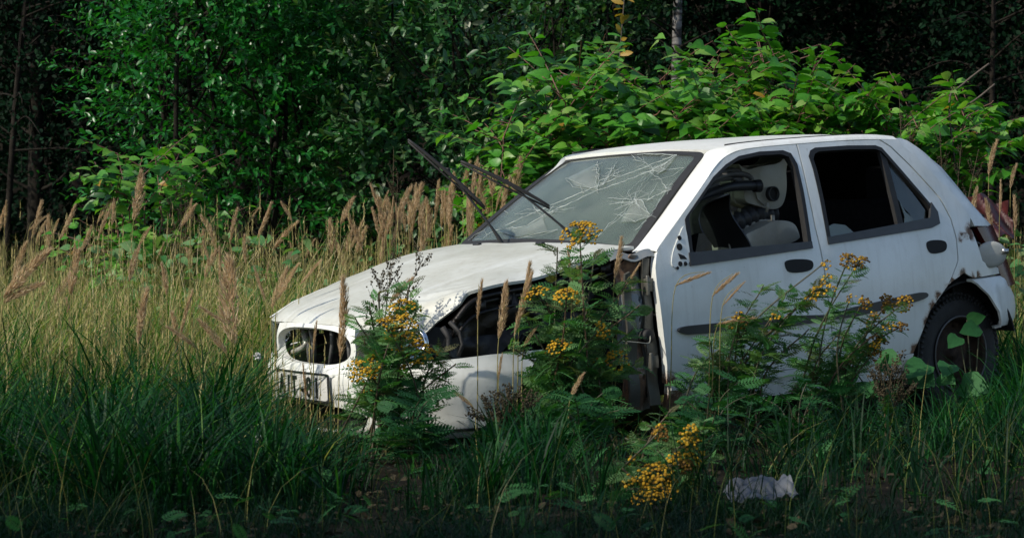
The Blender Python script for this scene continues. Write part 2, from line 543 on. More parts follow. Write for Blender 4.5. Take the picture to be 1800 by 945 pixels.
QP = [(a + .009, b + .003) for a, b in RDE[:8]] + [(2.30, .632), (2.387, .665), (2.459, .634), (2.477, .640), (2.483, .70), (2.487, .762), (2.456, .823), (2.482, .88), (2.497, .921), (2.408, 1.03), (2.246, 1.182), (2.123, 1.292)]
doorrust = [(2.03, .33, .08), (2.06, .39, .05), (2.10, .46, .06), (2.15, .53, .06), (2.20, .57, .05), (.60, .575, .035), (2.26, .60, .05), (.55, .33, .10), (1.2, .325, .04), (1.75, .325, .03)]
quartrust = [(2.37, .668, .06), (2.30, .632, .05), (2.45, .64, .05), (2.47, .86, .07), (2.39, .825, .045), (2.43, .835, .05)]
for s in (-1, 1):
    near = s < 0
    outv = (0, s, 0)
    mirror = [(.556, .79), (.575, .775), (.69, .79), (.705, .93), (.712, .99), (.64, .93), (.575, .87)]
    fd = panel('front_door', FD, [FW], side(s), M['paint'], car, outv, rust=doorrust, thick=.035)
    rd = panel('rear_door', RD, [RW], side(s), M['paint'], car, outv, rust=doorrust, thick=.035)
    qp = panel('rear_quarter', QP, [], side(s), M['paint'], car, outv, rust=quartrust, h=.03)
    # rubber surrounds and belt strips
    for win, par, pad in ((FW, fd, .02), (RW, rd, .022)):
        w_ = np.array(win); c_ = w_.mean(0)
        inner = c_ + (w_ - c_) * np.array([1 - pad * 2.6, 1 - pad * 4.2])
        panel('window_seal', [tuple(p) for p in c_ + (w_ - c_) * 1.012], [[tuple(p) for p in inner]], side(s, -.003), M['rubber'], par, outv, thick=.03)
    panel('belt_strip', [(.692, .806), (1.404, .838), (1.404, .868), (.695, .862)], [], side(s, -.010), M['trim'], fd, outv, thick=.014)
    panel('belt_strip', [(1.508, .848), (2.20, .884), (2.262, .90), (2.264, .955), (2.235, 1.0), (2.20, .93), (1.508, .880)], [], side(s, -.008), M['trim'], rd, outv, thick=.012)
    # side mouldings
    panel('side_moulding', chaikin([(.59, .54), (.66, .518), (1.47, .509), (1.47, .553), (.66, .560), (.60, .556)], 1), [], side(s, -.014), M['trim'], fd, outv, thick=.016)
    panel('side_moulding', chaikin([(1.482, .509), (2.02, .556), (2.10, .570), (2.115, .584), (2.09, .598), (2.0, .594), (1.482, .553)], 1), [], side(s, -.014), M['trim'], rd, outv, thick=.016)
    # recessed handles
    hd = chaikin([(1.232, .800), (1.385, .792), (1.400, .765), (1.372, .738), (1.245, .738), (1.225, .768)], 2)
    o = panel('door_handle', hd, [], side(s, -.004), M['holeblack'], fd, outv, thick=.006)
    hd = chaikin([(2.150, .830), (2.275, .824), (2.288, .795), (2.262, .768), (2.165, .764), (2.142, .795)], 2)
    o = panel('door_handle', hd, [], side(s, -.004), M['holeblack'], rd, outv, thick=.006)
    # sill
    panel('sill', [(.56, .215), (2.02, .215), (2.03, .318), (.56, .318)], [], side(s, .012), M['paint'], car, outv, thick=.03, rust=[(.6, .22, .2), (1.3, .215, .1), (2.0, .22, .15)])
    panel('sill_edge', [(.56, .295), (2.01, .298), (2.02, .322), (.56, .319)], [], side(s, -.004), M['paint'], car, outv, thick=.012)
    if near:
        # plate where the door mirror used to be, with its screw holes
        mm = panel('mirror_mount', chaikin([(.590, .800), (.680, .812), (.700, .83), (.708, .93), (.706, .985), (.655, .925), (.605, .86)], 2), [], side(s, -.004), M['paint'], fd, outv, thick=.008, h=.02)
        for hx, hz, hr in ((.662, .925, .010), (.652, .888, .015), (.640, .818, .011), (.668, .817, .009), (.622, .802, .007)):
            panel('screw_hole', [(hx + hr * math.cos(q * .524), hz + hr * math.sin(q * .524)) for q in range(12)], [], side(s, -.0065), M['holeblack'], mm, outv, thick=.003, h=.02)
        panel('screw_hole', [(.638, .862), (.668, .850), (.680, .835), (.645, .838)], [], side(s, -.0065), M['holeblack'], mm, outv, thick=.003, h=.02)
    # bar and fixed pane of the rear window
    panel('quarter_bar', [(1.985, .888), (2.022, .890), (2.020, 1.245), (1.998, 1.262), (1.985, 1.265)], [], side(s, .004), M['rubber'], rd, outv, thick=.02)
    panel('quarter_glass', [(2.022, .89), (2.18, .90), (2.20, .965), (2.11, 1.09), (2.022, 1.215)], [[(2.03, .90), (2.10, .91), (2.09, .95), (2.05, .99), (2.03, 1.02)]] if near else [], side(s, .012), M['sideglass'], rd, outv, thick=.004)
    if near:
        panel('glass_shard', [(1.55, .87), (1.72, .885), (1.67, .925), (1.60, .935), (1.56, .925)], [], side(s, .03), M['frost'], rd, outv, thick=.004)
        panel('glass_shard', [(2.03, .90), (2.10, .905), (2.10, .935), (2.06, .965), (2.035, 1.02), (2.05, .945)], [], side(s, .010), M['frost'], rd, outv, thick=.004)
    # pillar and cant rail between door tops, windscreen and roof
    A = catmull([(.535, S(.52, .87), .872), (.552, S(.55, .9), .899), (.742, S(.74, 1.05), 1.049), (.871, S(.87, 1.15), 1.150), (.953, S(.95, 1.21), 1.215), (1.03, S(1.03, 1.255), 1.256), (1.122, S(1.12, 1.28), 1.280), (1.262, S(1.26, 1.29), 1.290), (1.47, S(1.47, 1.296), 1.296), (1.8, S(1.8, 1.3), 1.302), (2.0, S(2, 1.298), 1.299), (2.123, S(2.12, 1.294), 1.294)], 4)
    B = catmull([(.50, .635, .870), (.535, .618, .882), (.70, .585, 1.00), (.83, .555, 1.098), (.93, .530, 1.172), (1.02, .510, 1.238), (1.09, .515, 1.288), (1.24, .545, 1.305), (1.47, .565, 1.314), (1.8, .56, 1.320), (2.0, .55, 1.318), (2.14, .54, 1.305)], 4)
    if s > 0:      # the far pillar was pushed in by the crash
        A[:, 1] = np.minimum(A[:, 1], np.interp(A[:, 0], [.5, 1.0, 1.5], [.635, .555, .9]))
        k_ = np.clip((1.3 - A[:, 0]) / .4, 0, 1)
        A[:, 0] += .13 * k_; A[:, 2] -= .035 * k_
    rows = []
    for t in (0, .12, .35, .6, .85, 1):
        P = A * (1 - t) + B * t
        bul = (.018 if near else .004) * math.sin(math.pi * t)
        P = P + np.array([-.4, .75, .75]) * bul
        P[:, 1] *= s
        rows.append(P)
    mb = MB(); mb.grid(np.array(rows), flip=s > 0)
    o = mb.obj('side_frame', M['paint'], car); solid(o, .02)
    mb = MB(); mb.tube(np.array([(p[0], s * (p[1] + .004), p[2] + .004) for p in B[26:]]), .006, 6)
    mb.obj('roof_gutter', M['rubber'], car)
    # rear wheel
    wh = empty('wheel'); wh.parent = car; wh.location = (2.446, s * .60, .28)
    prof = [(.165, .082), (.178, .086), (.205, .092), (.235, .092), (.258, .084), (.272, .070), (.279, .045), (.281, 0), (.279, -.045), (.27, -.072), (.235, -.092), (.178, -.086)]
    mb = MB(); mb.lathe(prof, (0, 0, 0), (0, s, 0), 56)
    for k in range(64):
        q = k * 2 * math.pi / 64
        er = np.array([math.cos(q), 0, math.sin(q)]); et = np.array([-math.sin(q), 0, math.cos(q)]); ey = np.array([0, 1.0, 0])
        for yy, ln in ((-.055, .042), (0.0, .045), (.055, .042)):
            mb.box(er * .281 + ey * yy * s + et * .006 * (1 if yy else -1), (.012, ln, .017), np.stack([er, ey, et], 1))
        mb.box(er * .262 + ey * .083 * s, (.018, .012, .012), np.stack([er, ey, et], 1))
    mb.obj('tyre', M['tyre'], wh)
    mb = MB(); mb.lathe([(.178, .088), (.170, .092), (.163, .080), (.155, .045), (.150, .02), (.125, .018), (.11, .035), (.085, .045), (.06, .030), (.03, .030), (.028, .05), (.0, .05)], (0, 0, 0), (0, s, 0), 40)
    for k in range(10):
        q = k * 2 * math.pi / 10
        mb.lathe([(.013, .0), (.013, .034), (.0, .034)], (.138 * math.cos(q), 0, .138 * math.sin(q)), (0, s, 0), 10)
    mb.obj('rim', M['rim'], wh)
    mb = MB(); mb.lathe([(.176, .088), (.181, .094), (.176, .099), (.171, .094), (.176, .088)], (0, 0, 0), (0, s, 0), 48); mb.obj('rim_lip', M['hose'], wh)
    # wheel house behind the wheel
    mb = MB()
    th = np.linspace(.25, math.pi + .35, 24)
    mb.grid(np.array([[(2.446 + .335 * math.cos(q), s * y, .28 + .335 * math.sin(q)) for q in th] for y in (.74, .42)]), flip=s > 0)
    o = mb.obj('wheel_arch', M['holeblack'], car); solid(o, .01)

# roof
G = []
for x in np.linspace(0, 1, 16):
    row = []
    for t in np.linspace(-1, 1, 21):
        hw = np.interp(x, [0, .15, .35, .8, 1], [.512, .548, .566, .556, .54])
        xe = np.interp(x, [0, .15, .35, .8, 1], [1.09, 1.24, 1.47, 1.98, 2.14])
        xc = np.interp(x, [0, 1], [1.055, 2.20])
        xx = xc + (xe - xc) * t * t
        ze = np.interp(xe, [1.09, 1.24, 1.47, 1.8, 2.0, 2.14], [1.288, 1.305, 1.314, 1.320, 1.318, 1.305])
        row.append((xx, hw * t, ze + .026 * (1 - abs(t) ** 2.4) * min(1, .55 + x * 3) - .003))
    G.append(row)
mb = MB(); mb.grid(np.array(G), flip=False)
o = mb.obj('roof', M['paint'], car); solid(o, .02, 1.0)

hl_ = MB(); hl_.grid(np.array(G)[:, :, :] * [1, .96, 1] - [0, 0, .03], flip=True)
o = hl_.obj('headliner', M['cloth'], car)

# bonnet, buckled at its near front corner
near_e = catmull([(.50, -.66, .887), (.331, -.68, .871), (.115, -.68, .822), (-.065, -.68, .790), (-.206, -.68, .784), (-.30, -.67, .773), (-.355, -.65, .757), (-.385, -.63, .715), (-.44, -.59, .665), (-.505, -.56, .612)], 8)
far_e = catmull([(.545, .66, .893), (.40, .665, .878), (.245, .665, .857), (.12, .665, .832), (.03, .665, .806), (-.1, .66, .773), (-.205, .655, .741), (-.359, .645, .699), (-.446, .62, .664), (-.52, .58, .630)], 8)
ctr_e = catmull([(.44, 0, .908), (.32, 0, .895), (.18, 0, .874), (.05, 0, .850), (-.1, 0, .818), (-.25, 0, .782), (-.4, 0, .744), (-.54, 0, .708), (-.64, 0, .678), (-.70, 0, .642)], 8)
n_s = len(ctr_e)
G = []
for i in range(n_s):
    row = []
    sfrac = i / (n_s - 1)
    for t in np.linspace(-1, 1, 81):
        e = near_e[i] if t < 0 else far_e[i]
        a = abs(t)
        f = a ** 2.2
        p = ctr_e[i] * (1 - f) + e * f
        p[1] = e[1] * a
        p[0] += sfrac ** 2 * (1 - f) * max(0, .10 * (p[1] + .45)) * (1 if t < 0 else (1 - a) ** .5)
        if t < 0:
            k = max(0, (a - .35) / .65) * max(0, (sfrac - .5) / .5)
            u_ = p[0] * .75 + p[1] * .6
            p[2] += k * (.013 * math.sin(u_ * 95 + 5 * math.sin(p[1] * 9)) + .002 * math.sin(p[0] * 150 + p[1] * 40)) * (1 - max(0, (a - .9) / .1) * .6)
        # pressed crease lines
        for cy in (.40,):
            p[2] -= .004 * math.exp(-((abs(p[1]) - cy - .1 * sfrac * -1) / .012) ** 2)
        p[2] += .003 * math.sin(p[0] * 9 + p[1] * 7) * math.cos(p[1] * 11 - p[0] * 4)
        row.append(p)
    G.append(row)
mb = MB(); mb.grid(np.array(G), flip=True)
hood = mb.obj('bonnet', M['hood'], car); solid(hood, .012)
for yy in (.30, -.16):
    mb = MB()
    mb.box((.395, yy, .918 - .05 * yy * yy), (.022, .045, .014))
    o = mb.obj('washer_jet', M['black'], hood); bevel(o, .004)

# scuttle panel between bonnet and windscreen
BL, BR = np.array([.53, -.62, .876]), np.array([.55, .64, .898])
TL, TR = np.array([1.06, -.50, 1.27]), np.array([1.10, .515, 1.272])


def ws(s, t, off=0.0):
    P = (1 - t) * ((1 - s) * BL + s * BR) + t * ((1 - s) * TL + s * TR)
    k = 1 - (2 * s - 1) ** 2
    return P + np.array([-.62, 0, .78]) * (.035 * k * (1 - .35 * t) + .012 * 4 * t * (1 - t) + off)


mb = MB()
mb.grid(np.array([[(x0 + (ctr_e[0][0] - .02 + .09 * ((t)) ** 2 - x0) * 0, y0, z0) for t, (x0, y0, z0) in zip(np.linspace(-1, 1, 21), row)] for row in (
    [(.42 + .07 * t * t, .67 * t, .888 - .012 * abs(t)) for t in np.linspace(-1, 1, 21)],
    [(.49 + .07 * t * t, .66 * t, .868) for t in np.linspace(-1, 1, 21)],
    [ws((t + 1) / 2, -.03, -.012) for t in np.linspace(-1, 1, 21)])]), flip=True)
o = mb.obj('scuttle_panel', M['trim'], car); solid(o, .01)
mb = MB()
mb.grid(np.array([[(.33 + .2 * a, -.69 - .02 * b - .05 * a, .878 - .03 * b + .01 * math.sin(a * 9)) for a in np.linspace(0, 1, 12)] for b in (0, .5, 1)]))
o = mb.obj('wing_remnant', M['rustpaint'], car); solid(o, .006, 0)

# windscreen
mb = MB(); mb.grid(np.array([[ws(s, t) for s in np.linspace(0, 1, 25)] for t in np.linspace(0, 1, 17)]), flip=True)
wsn = mb.obj('windscreen', M['windscreen'], car)
solid(wsn, .005)
ring = lambda a: [(s, a) for s in np.linspace(a * .7, 1 - a * .7, 20)]
mb = MB()
o_ = [(0, 0), (1, 0), (1, 1), (0, 1)]
def rr_(e, k=.05, n=5):
    pts = []
    for (cx, cy, q0) in ((1 - e - k, e + k, -90), (1 - e - k, 1 - e - k, 0), (e + k, 1 - e - k, 90), (e + k, e + k, 180)):
        for q in range(n + 1):
            an = R(q0 + 90 * q / n); pts.append((cx + k * math.cos(an), cy + k * math.sin(an)))
    return pts
panel('windscreen_seal', rr_(-.012, .05), [rr_(.030, .05)], lambda s, t: tuple(ws(s, t, .004)), M['rubber'], wsn, (-.6, 0, .8), h=.05, thick=.012)
CR = [[(.84, .138), (.725, .144), (.659, .163), (.602, .297), (.537, .39), (.492, .45), (.434, .542), (.387, .585), (.322, .652), (.227, .762), (.171, .854), (.153, .963)],
      [(.464, .969), (.397, .902), (.33, .878), (.237, .82), (.206, .779), (.163, .755), (.139, .788), (.18, .829), (.153, .963)],
      [(.122, .69), (.048, .609), (.01, .594), (.046, .561), (.096, .462)],
      [(.661, .899), (.548, .748), (.493, .665), (.438, .55)],
      [(.506, .884), (.498, .816), (.451, .7), (.435, .608)],
      [(.477, .8), (.424, .717), (.379, .701)],
      [(.169, .46), (.123, .461), (.07, .383), (.02, .322), (.069, .359), (.169, .46)],
      [(.169, .46), (.323, .463)], [(.166, .444), (.281, .399)], [(.163, .436), (.23, .353)],
      [(.163, .436), (.158, .315), (.174, .251), (.208, .09)],
      [(.971, .047), (.966, .114), (.933, .142), (.867, .087), (.879, .045)],
      [(.78, .407), (.709, .343), (.602, .248)], [(.65, .03), (.518, .065), (.449, .125)], [(.02, .322), (.046, .178)],
      [(.037, .585), (.02, .322)], [(.459, .32), (.466, .368), (.476, .352), (.529, .325)], [(.953, .367), (.899, .327)],
      [(.613, .646), (.504, .515)], [(.602, .297), (.779, .357), (.827, .305)], [(.227, .762), (.122, .69), (.067, .74), (.045, .823)],
      [(.434, .542), (.609, .579), (.757, .71)], [(.227, .762), (.237, .523), (.166, .444)], [(.448, .961), (.382, .97), (.324, .886)],
      [(.216, .313), (.078, .255), (.02, .322)]]
mb = MB()
cr_rng = np.random.default_rng(3)
for ci, c in enumerate(CR):
    Q = densify(np.array(c + c[-1:]), .022)[:-1]
    Q = Q + cr_rng.normal(0, .0035, Q.shape)
    big = ci in (0, 1, 2, 3, 4, 6)
    P = np.array([ws(a, b, .006) for a, b in Q])
    wd = (.0015 if big else .0008) * (0.35 + 1.1 * cr_rng.random(len(P)))
    if len(P) > 1: mb.tube(P, wd, 4, cap=False)
    # splinters along the larger cracks
    if ci < 7:
        for p in Q[::2]:
            if cr_rng.random() < .55:
                q = p + cr_rng.normal(0, .025, 2)
                mb.tube(np.array([ws(*p, .006), ws(*((p + q) / 2 + cr_rng.normal(0, .003, 2)), .006), ws(*q, .006)]), .0007, 3, cap=False)
for (cs, ct_, nr, L0) in ((.163, .45, 18, .13), (.20, .79, 14, .10), (.45, .70, 12, .10), (.602, .297, 9, .09), (.03, .59, 9, .07)):
    for k in range(nr):
        a_ = 6.28 * k / nr + cr_rng.normal(0, .2); L_ = L0 * (.3 + cr_rng.random())
        f_ = np.linspace(.08, 1, 6)
        q = np.stack([cs + np.cos(a_ + f_ * .25) * L_ * f_, ct_ + np.sin(a_ + f_ * .25) * L_ * f_ * 1.5], -1) + cr_rng.normal(0, .003, (6, 2))
        q = np.clip(q, .02, .98)
        mb.tube(np.array([ws(u_, v_, .006) for u_, v_ in q]), np.linspace(.0009, .0003, 6), 3, cap=False)
    for r_ in (.25, .5):
        a0_ = cr_rng.random() * 6.28
        q = np.array([(cs + math.cos(a0_ + t_) * L0 * r_, ct_ + math.sin(a0_ + t_) * L0 * r_ * 1.5) for t_ in np.linspace(0, 2.2 + 2 * cr_rng.random(), 10)]) + cr_rng.normal(0, .004, (10, 2))
        q = np.clip(q, .02, .98)
        mb.tube(np.array([ws(u_, v_, .006) for u_, v_ in q]), .0007, 3, cap=False)
mb.obj('crack', M['crack'], wsn)
for q in ([(.169, .46), (.123, .461), (.07, .383), (.02, .322), (.078, .255), (.15, .24), (.158, .315)], [(.237, .82), (.163, .755), (.139, .788), (.153, .963), (.20, .84)], [(.83, .12), (.66, .163), (.61, .25), (.5, .11), (.65, .05)], [(.548, .748), (.661, .87), (.75, .72), (.609, .60), (.45, .56)]):
    panel('shattered_patch', q, [], lambda s, t: tuple(ws(s, t, .003)), M['frost'], wsn, (-.6, 0, .8), h=.05, thick=0)

# wipers standing away from the glass
W1 = [(.47, .203, .900), (.431, .238, .992), (.294, .356, 1.254), (.161, .465, 1.397), (.416, .254, 1.079)]
W2 = [(.47, -.373, .885), (.393, -.309, .997), (.222, -.168, 1.192), (.073, -.05, 1.288), (.362, -.281, 1.079)]
for P in (W1, W2):
    P = np.array(P)
    wp = empty('wiper'); wp.parent = car
    mb = MB()
    arm = catmull(P[:3], 6)
    mb.tube(arm, np.interp(np.linspace(0, 1, len(arm)), [0, .35, .5, 1], [.013, .010, .006, .005]), 6)
    mb.lathe([(.0, .018), (.018, .015), (.02, -.02)], P[0], (0, 0, 1), 12)
    o = mb.obj('wiper_arm', M['black'], wp)
    mb = MB()
    b0, b1 = P[3], P[4]
    mid = (b0 + b1) / 2
    upv = np.array([-.3, -.5, .6]) * .015
    bl = np.array([b0 + (b1 - b0) * t + upv * math.sin(math.pi * t) for t in np.linspace(0, 1, 14)])
    mb.tube(bl, np.interp(np.linspace(0, 1, 14), [0, .1, .5, .9, 1], [.005, .008, .010, .008, .005]), 6)
    mb.tube(np.array([b0, (b0 + b1) / 2 + (-upv) * .5, b1]) + np.array([0, 0, -.010]), .0045, 5)
    mb.box(P[2], (.016, .016, .018))
    mb.obj('wiper_blade', M['rubber'], wp)

# front bumper: a plan curve (superellipse) and its arc length
th_ = np.linspace(-math.pi / 2, math.pi / 2, 721)
PC = np.array([(-.10 - .66 * abs(math.cos(q)) ** (2 / 2.6), math.copysign(.79 * abs(math.sin(q)) ** (2 / 2.6), q)) for q in th_])
AL = np.concatenate([[0], np.cumsum(np.linalg.norm(np.diff(PC, axis=0), axis=1))])
AL -= np.interp(0, PC[:, 1], AL)
TN = np.gradient(PC, axis=0); TN /= np.linalg.norm(TN, axis=1)[:, None] + 1e-9
AMAX = AL[-1]


def shove(y):
    # the crash pushed the far corner of the nose back
    return .10 * (math.sqrt((y + .45) ** 2 + .02) + y + .45) / 2 - .003


def plan(a, off=0.0):
    x, y = np.interp(a, AL, PC[:, 0]), np.interp(a, AL, PC[:, 1])
    tx, ty = np.interp(a, AL, TN[:, 0]), np.interp(a, AL, TN[:, 1])
    x, y = x - ty * off, y + tx * off
    return x + shove(y), y     # outward is towards the front and the sides


def a_of(x):     # arc length on the near side where the curve has this x
    h_ = AL < 0
    return float(np.interp(x, -np.flip(-PC[h_, 0])[::-1][::-1], AL[h_])) if False else float(AL[h_][np.argmin(abs(PC[h_, 0] - x) + (abs(PC[h_, 1]) < .55) * 9)])


def bprof(z):
    return float(np.interp(z, [.20, .215, .235, .26, .31, .36, .44, .475, .497, .53], [-.035, -.012, .004, .006, .010, .020, .022, .014, .0, -.004]))


def bmap(a, z):
    x, y = plan(a, bprof(z))
    return (x, y, z)


arch = [(-.102, .525), (-.168, .468), (-.212, .41), (-.30, .315), (-.40, .235), (-.43, .205)]
nearb = [(a_of(x), z) for x, z in arch]
farb = [(-a, z) for a, z in nearb][::-1]
topb = [(.95, .525), (.7, .512), (.45, .498), (0, .490), (-.45, .498), (-.7, .512), (-.95, .525)]
outl = nearb[::-1][:0] + [nearb[i] for i in range(len(nearb))] + [(-.5, .205), (0, .205), (.5, .205)] + farb + topb
intake = chaikin([(-.44, .335), (-.40, .222), (.40, .222), (.44, .335)], 2)
bump_o = panel('front_bumper', outl, [intake], bmap, M['paint'], car, (-1, 0, 0), h=.03, thick=.012, rust=[(-.55, .215, .08), (nearb[2][0], .41, .05)])
# dark seam above the lip
for sg in (-1, 1):
    panel('bumper_seam', [(sg * 1.0, .232), (sg * .47, .232), (sg * .47, .243), (sg * 1.0, .243)], [], lambda a, z: (*plan(a, bprof(z) + .003), z), M['trim'], bump_o, (-1, 0, 0), h=.04, thick=.006)
mb = MB(); mb.grid(np.array([[(*plan(a, -.05), z) for a in np.linspace(-.5, .5, 20)] for z in (.20, .35)]), flip=False)
o = mb.obj('intake_mesh', M['holeblack'], bump_o); solid(o, .01)
# licence plate
lp = panel('license_plate', rr_(0, .03) and [(-.225 + .45 * s, .348 + .112 * t) for s, t in rr_(0, .06)], [], lambda a, z: (*plan(a, .034), z), M['plate'], car, (-1, 0, 0), h=.05, thick=.006)
panel('plate_border', [(-.230 + .46 * s, .345 + .118 * t) for s, t in rr_(0, .06)], [[(-.219 + .438 * s, .353 + .102 * t) for s, t in rr_(0, .06)]], lambda a, z: (*plan(a, .036), z), M['trim'], lp, (-1, 0, 0), h=.05, thick=.004)
for ch, a0 in (('A', .175), ('I', .105), ('T', .055), ('-', -.020), ('8', -.075), ('1', -.140)):
    fc = bpy.data.curves.new('plate_font', 'FONT')
    fc.body = ch; fc.size = .115; fc.align_x = 'CENTER'; fc.extrude = .002; fc.offset = .0015
    tmp = bpy.data.objects.new('plate_font', fc)
    C.objects.link(tmp)
    bpy.context.view_layer.update()
    me = bpy.data.meshes.new_from_object(tmp.evaluated_get(bpy.context.evaluated_depsgraph_get()))
    bpy.data.objects.remove(tmp); bpy.data.curves.remove(fc)
    me.name = 'plate_character'; me.materials.clear(); me.materials.append(M['ink'])
    fo = bpy.data.objects.new('plate_character', me)
    C.objects.link(fo)
    x, y = plan(a0, .0365)
    x2, y2 = plan(a0 - .01, .0365)
    ex = Vector((x2 - x, y2 - y, 0)).normalized(); ez = Vector((0, 0, 1)); n_ = ex.cross(ez)
    mt = Matrix((ex, ez, n_)).transposed().to_4x4()
    mt = mt @ Matrix.Diagonal((.72, 1, 1, 1))
    mt.translation = Vector((x, y, .364))
    fo.matrix_local = mt
    fo.parent = lp

# front panel with the oval grille opening
gr = [(.332 * math.copysign(abs(math.cos(q)) ** .68, math.cos(q)), 0.563 + .074 * math.copysign(abs(math.sin(q)) ** .72, math.sin(q))) for q in np.linspace(0, 2 * math.pi, 40, endpoint=False)]
fp = panel('front_panel', [(-.345, .478), (.345, .478), (.362, .56), (.348, .643), (.2, .651), (0, .653), (-.2, .651), (-.348, .643), (-.362, .56)], [gr], lambda a, z: (*plan(a, -.010 - .35 * max(0, z - .60)), z), M['paint'], car, (-1, 0, 0), h=.025, thick=.03)
gl_ = empty('grille'); gl_.parent = car
mb = MB(); mb.grid(np.array([[(*plan(a, -.22), z) for a in np.linspace(-.34, .34, 12)] for z in (.44, .68)]), flip=False)
mb.obj('grille_back', M['holeblack'], gl_)
for a, tl_ in ((-.2, .05), (-.02, -.03), (.13, .02), (.17, .06)):
    x, y = plan(a, -.10); mb = MB(); mb.tube(np.array([(x, y, .47), (x + .01, y + tl_ * .4, .56), (x, y + tl_, .65)]), .009 if a < .1 else .013, 8)
    o = mb.obj('grille_strut', M['hose'], gl_)
mb = MB(); mb.tube(catmull([(*plan(.28, -.06), .52), (*plan(.20, -.09), .55), (*plan(.24, -.10), .60)], 6), .012, 8); mb.obj('loose_clip', M['tank'], gl_)
# headlights
for s in (-1, 1):
    hl = empty('headlight'); hl.parent = car
    lo = chaikin([(s * .375, .505), (s * .60, .515), (s * .80, .530), (s * .86, .57), (s * .83, .625), (s * .70, .640), (s * .50, .645), (s * .37, .635), (s * .368, .56)], 2)
    panel('headlight_housing', lo, [], lambda a, z: (*plan(a, -.13), z), M['black'], hl, (-1, 0, 0), h=.04, thick=.02)
    mb = MB()
    c0 = np.array([-.565 + shove(s * .575), s * .575, .578])
    axd = np.array([-1, s * .12, .06])
    mb.lathe([(.0, -.055), (.02, -.05), (.04, -.03), (.055, 0.0), (.060, .012), (.064, .012), (.062, -.01)], c0, axd, 28)
    mb.lathe([(.0, .0), (.010, -.005), (.012, -.05)], c0, axd, 10)
    mb.obj('reflector', M['chrome'], hl)
    if s > 0:
        panel('headlight_lens', lo, [], lambda a, z: (*plan(a, -.006), z), M['lens'], hl, (-1, 0, 0), h=.03, thick=.004)
    else:
        lo2 = chaikin([(-.375, .505), (-.60, .515), (-.66, .56), (-.63, .63), (-.50, .645), (-.37, .635), (-.368, .56)], 2)
        panel('headlight_lens', lo2, [], lambda a, z: (*plan(a, -.006), z), M['lens'], hl, (-1, 0, 0), h=.03, thick=.004)
        mb = MB()
        mb.tube(np.array([(-.49, -.655, .525), (-.475, -.668, .56), (-.47, -.665, .60), (-.485, -.645, .64)]), .012, 8)
        mb.tube(np.array([(-.45, -.695, .525), (-.43, -.700, .57), (-.44, -.69, .62), (-.46, -.66, .66)]), .009, 8)
        mb.obj('headlight_gasket', M['rubber'], hl)

# engine bay seen where the front wing is missing
def crumple(x, z):
    return (.016 * math.sin(x * 21 + z * 13) * math.cos(z * 17 - x * 6) + .010 * math.sin(z * 47 + 3 * math.sin(x * 15)) + .02 * math.exp(-((z - .62 - .12 * x) / .02) ** 2)
            + .025 * math.exp(-((x - .12) / .03) ** 2) - .03 * math.exp(-((x + .13) / .025) ** 2))
iw = [(-.44, .50), (-.40, .66), (-.33, .735), (-.18, .77), (.0, .78), (.2, .83), (.40, .862), (.43, .80), (.42, .25), (.33, .25), (.30, .40), (.20, .54), (.05, .60), (-.10, .58), (-.22, .50)]
panel('inner_wing', iw, [], lambda x, z: (x, -.60 + crumple(x, z) - .05 * math.exp(-((x) / .2) ** 2), z), M['dark'], car, (0, -1, 0), h=.015, thick=.01)
mb = MB()
rail = catmull([(-.42, -.645, .66), (-.33, -.655, .735), (-.15, -.66, .760), (.05, -.66, .775), (.25, -.66, .83), (.42, -.66, .858)], 6)
for dy, dz, rr0 in ((0, 0, .012), (.03, -.025, .016), (.0, -.06, .008)):
    mb.tube(rail + np.array([0, dy, dz]), rr0, 6)
for x in np.linspace(-.3, .35, 6):
    mb.box((x, -.645, np.interp(x, rail[:, 0], rail[:, 2]) - .035), (.05, .02, .05))
mb.obj('wing_rail', M['dark'], car)
mb = MB()
th = np.linspace(-.2, math.pi + .2, 26)
mb.grid(np.array([[(.02 + (.31 + .012 * math.sin(q * 14)) * math.cos(q), y, .27 + (.31 + .012 * math.sin(q * 14)) * math.sin(q)) for q in th] for y in (-.66, -.55, -.40)]), flip=False)
o = mb.obj('wheel_arch', M['holeblack'], car); solid(o, .008)
mb = MB()
th = np.linspace(-.2, math.pi + .2, 26)
mb.grid(np.array([[(.02 + .31 * math.cos(q), y, .27 + .31 * math.sin(q)) for q in th] for y in (.72, .55, .40)]), flip=True)
o = mb.obj('wheel_arch', M['holeblack'], car); solid(o, .008)
# bare hub on the near side
hb = empty('front_hub'); hb.parent = car
mb = MB(); mb.lathe([(.0, .05), (.03, .05), (.032, .02), (.065, .018), (.07, .0), (.115, -.002), (.118, -.022), (.06, -.025), (.05, -.2)], (.0, -.66, .27), (0, -1, 0), 32); mb.obj('brake_disc', M['rim'], hb)
mb = MB(); mb.tube(np.array([(0, -.56, .27), (.01, -.54, .45), (.02, -.52, .66)]), .028, 10); mb.tube(np.array([(-.005, -.57, .25), (.1, -.3, .2)]), .02, 8); mb.obj('suspension_strut', M['dark'], hb)
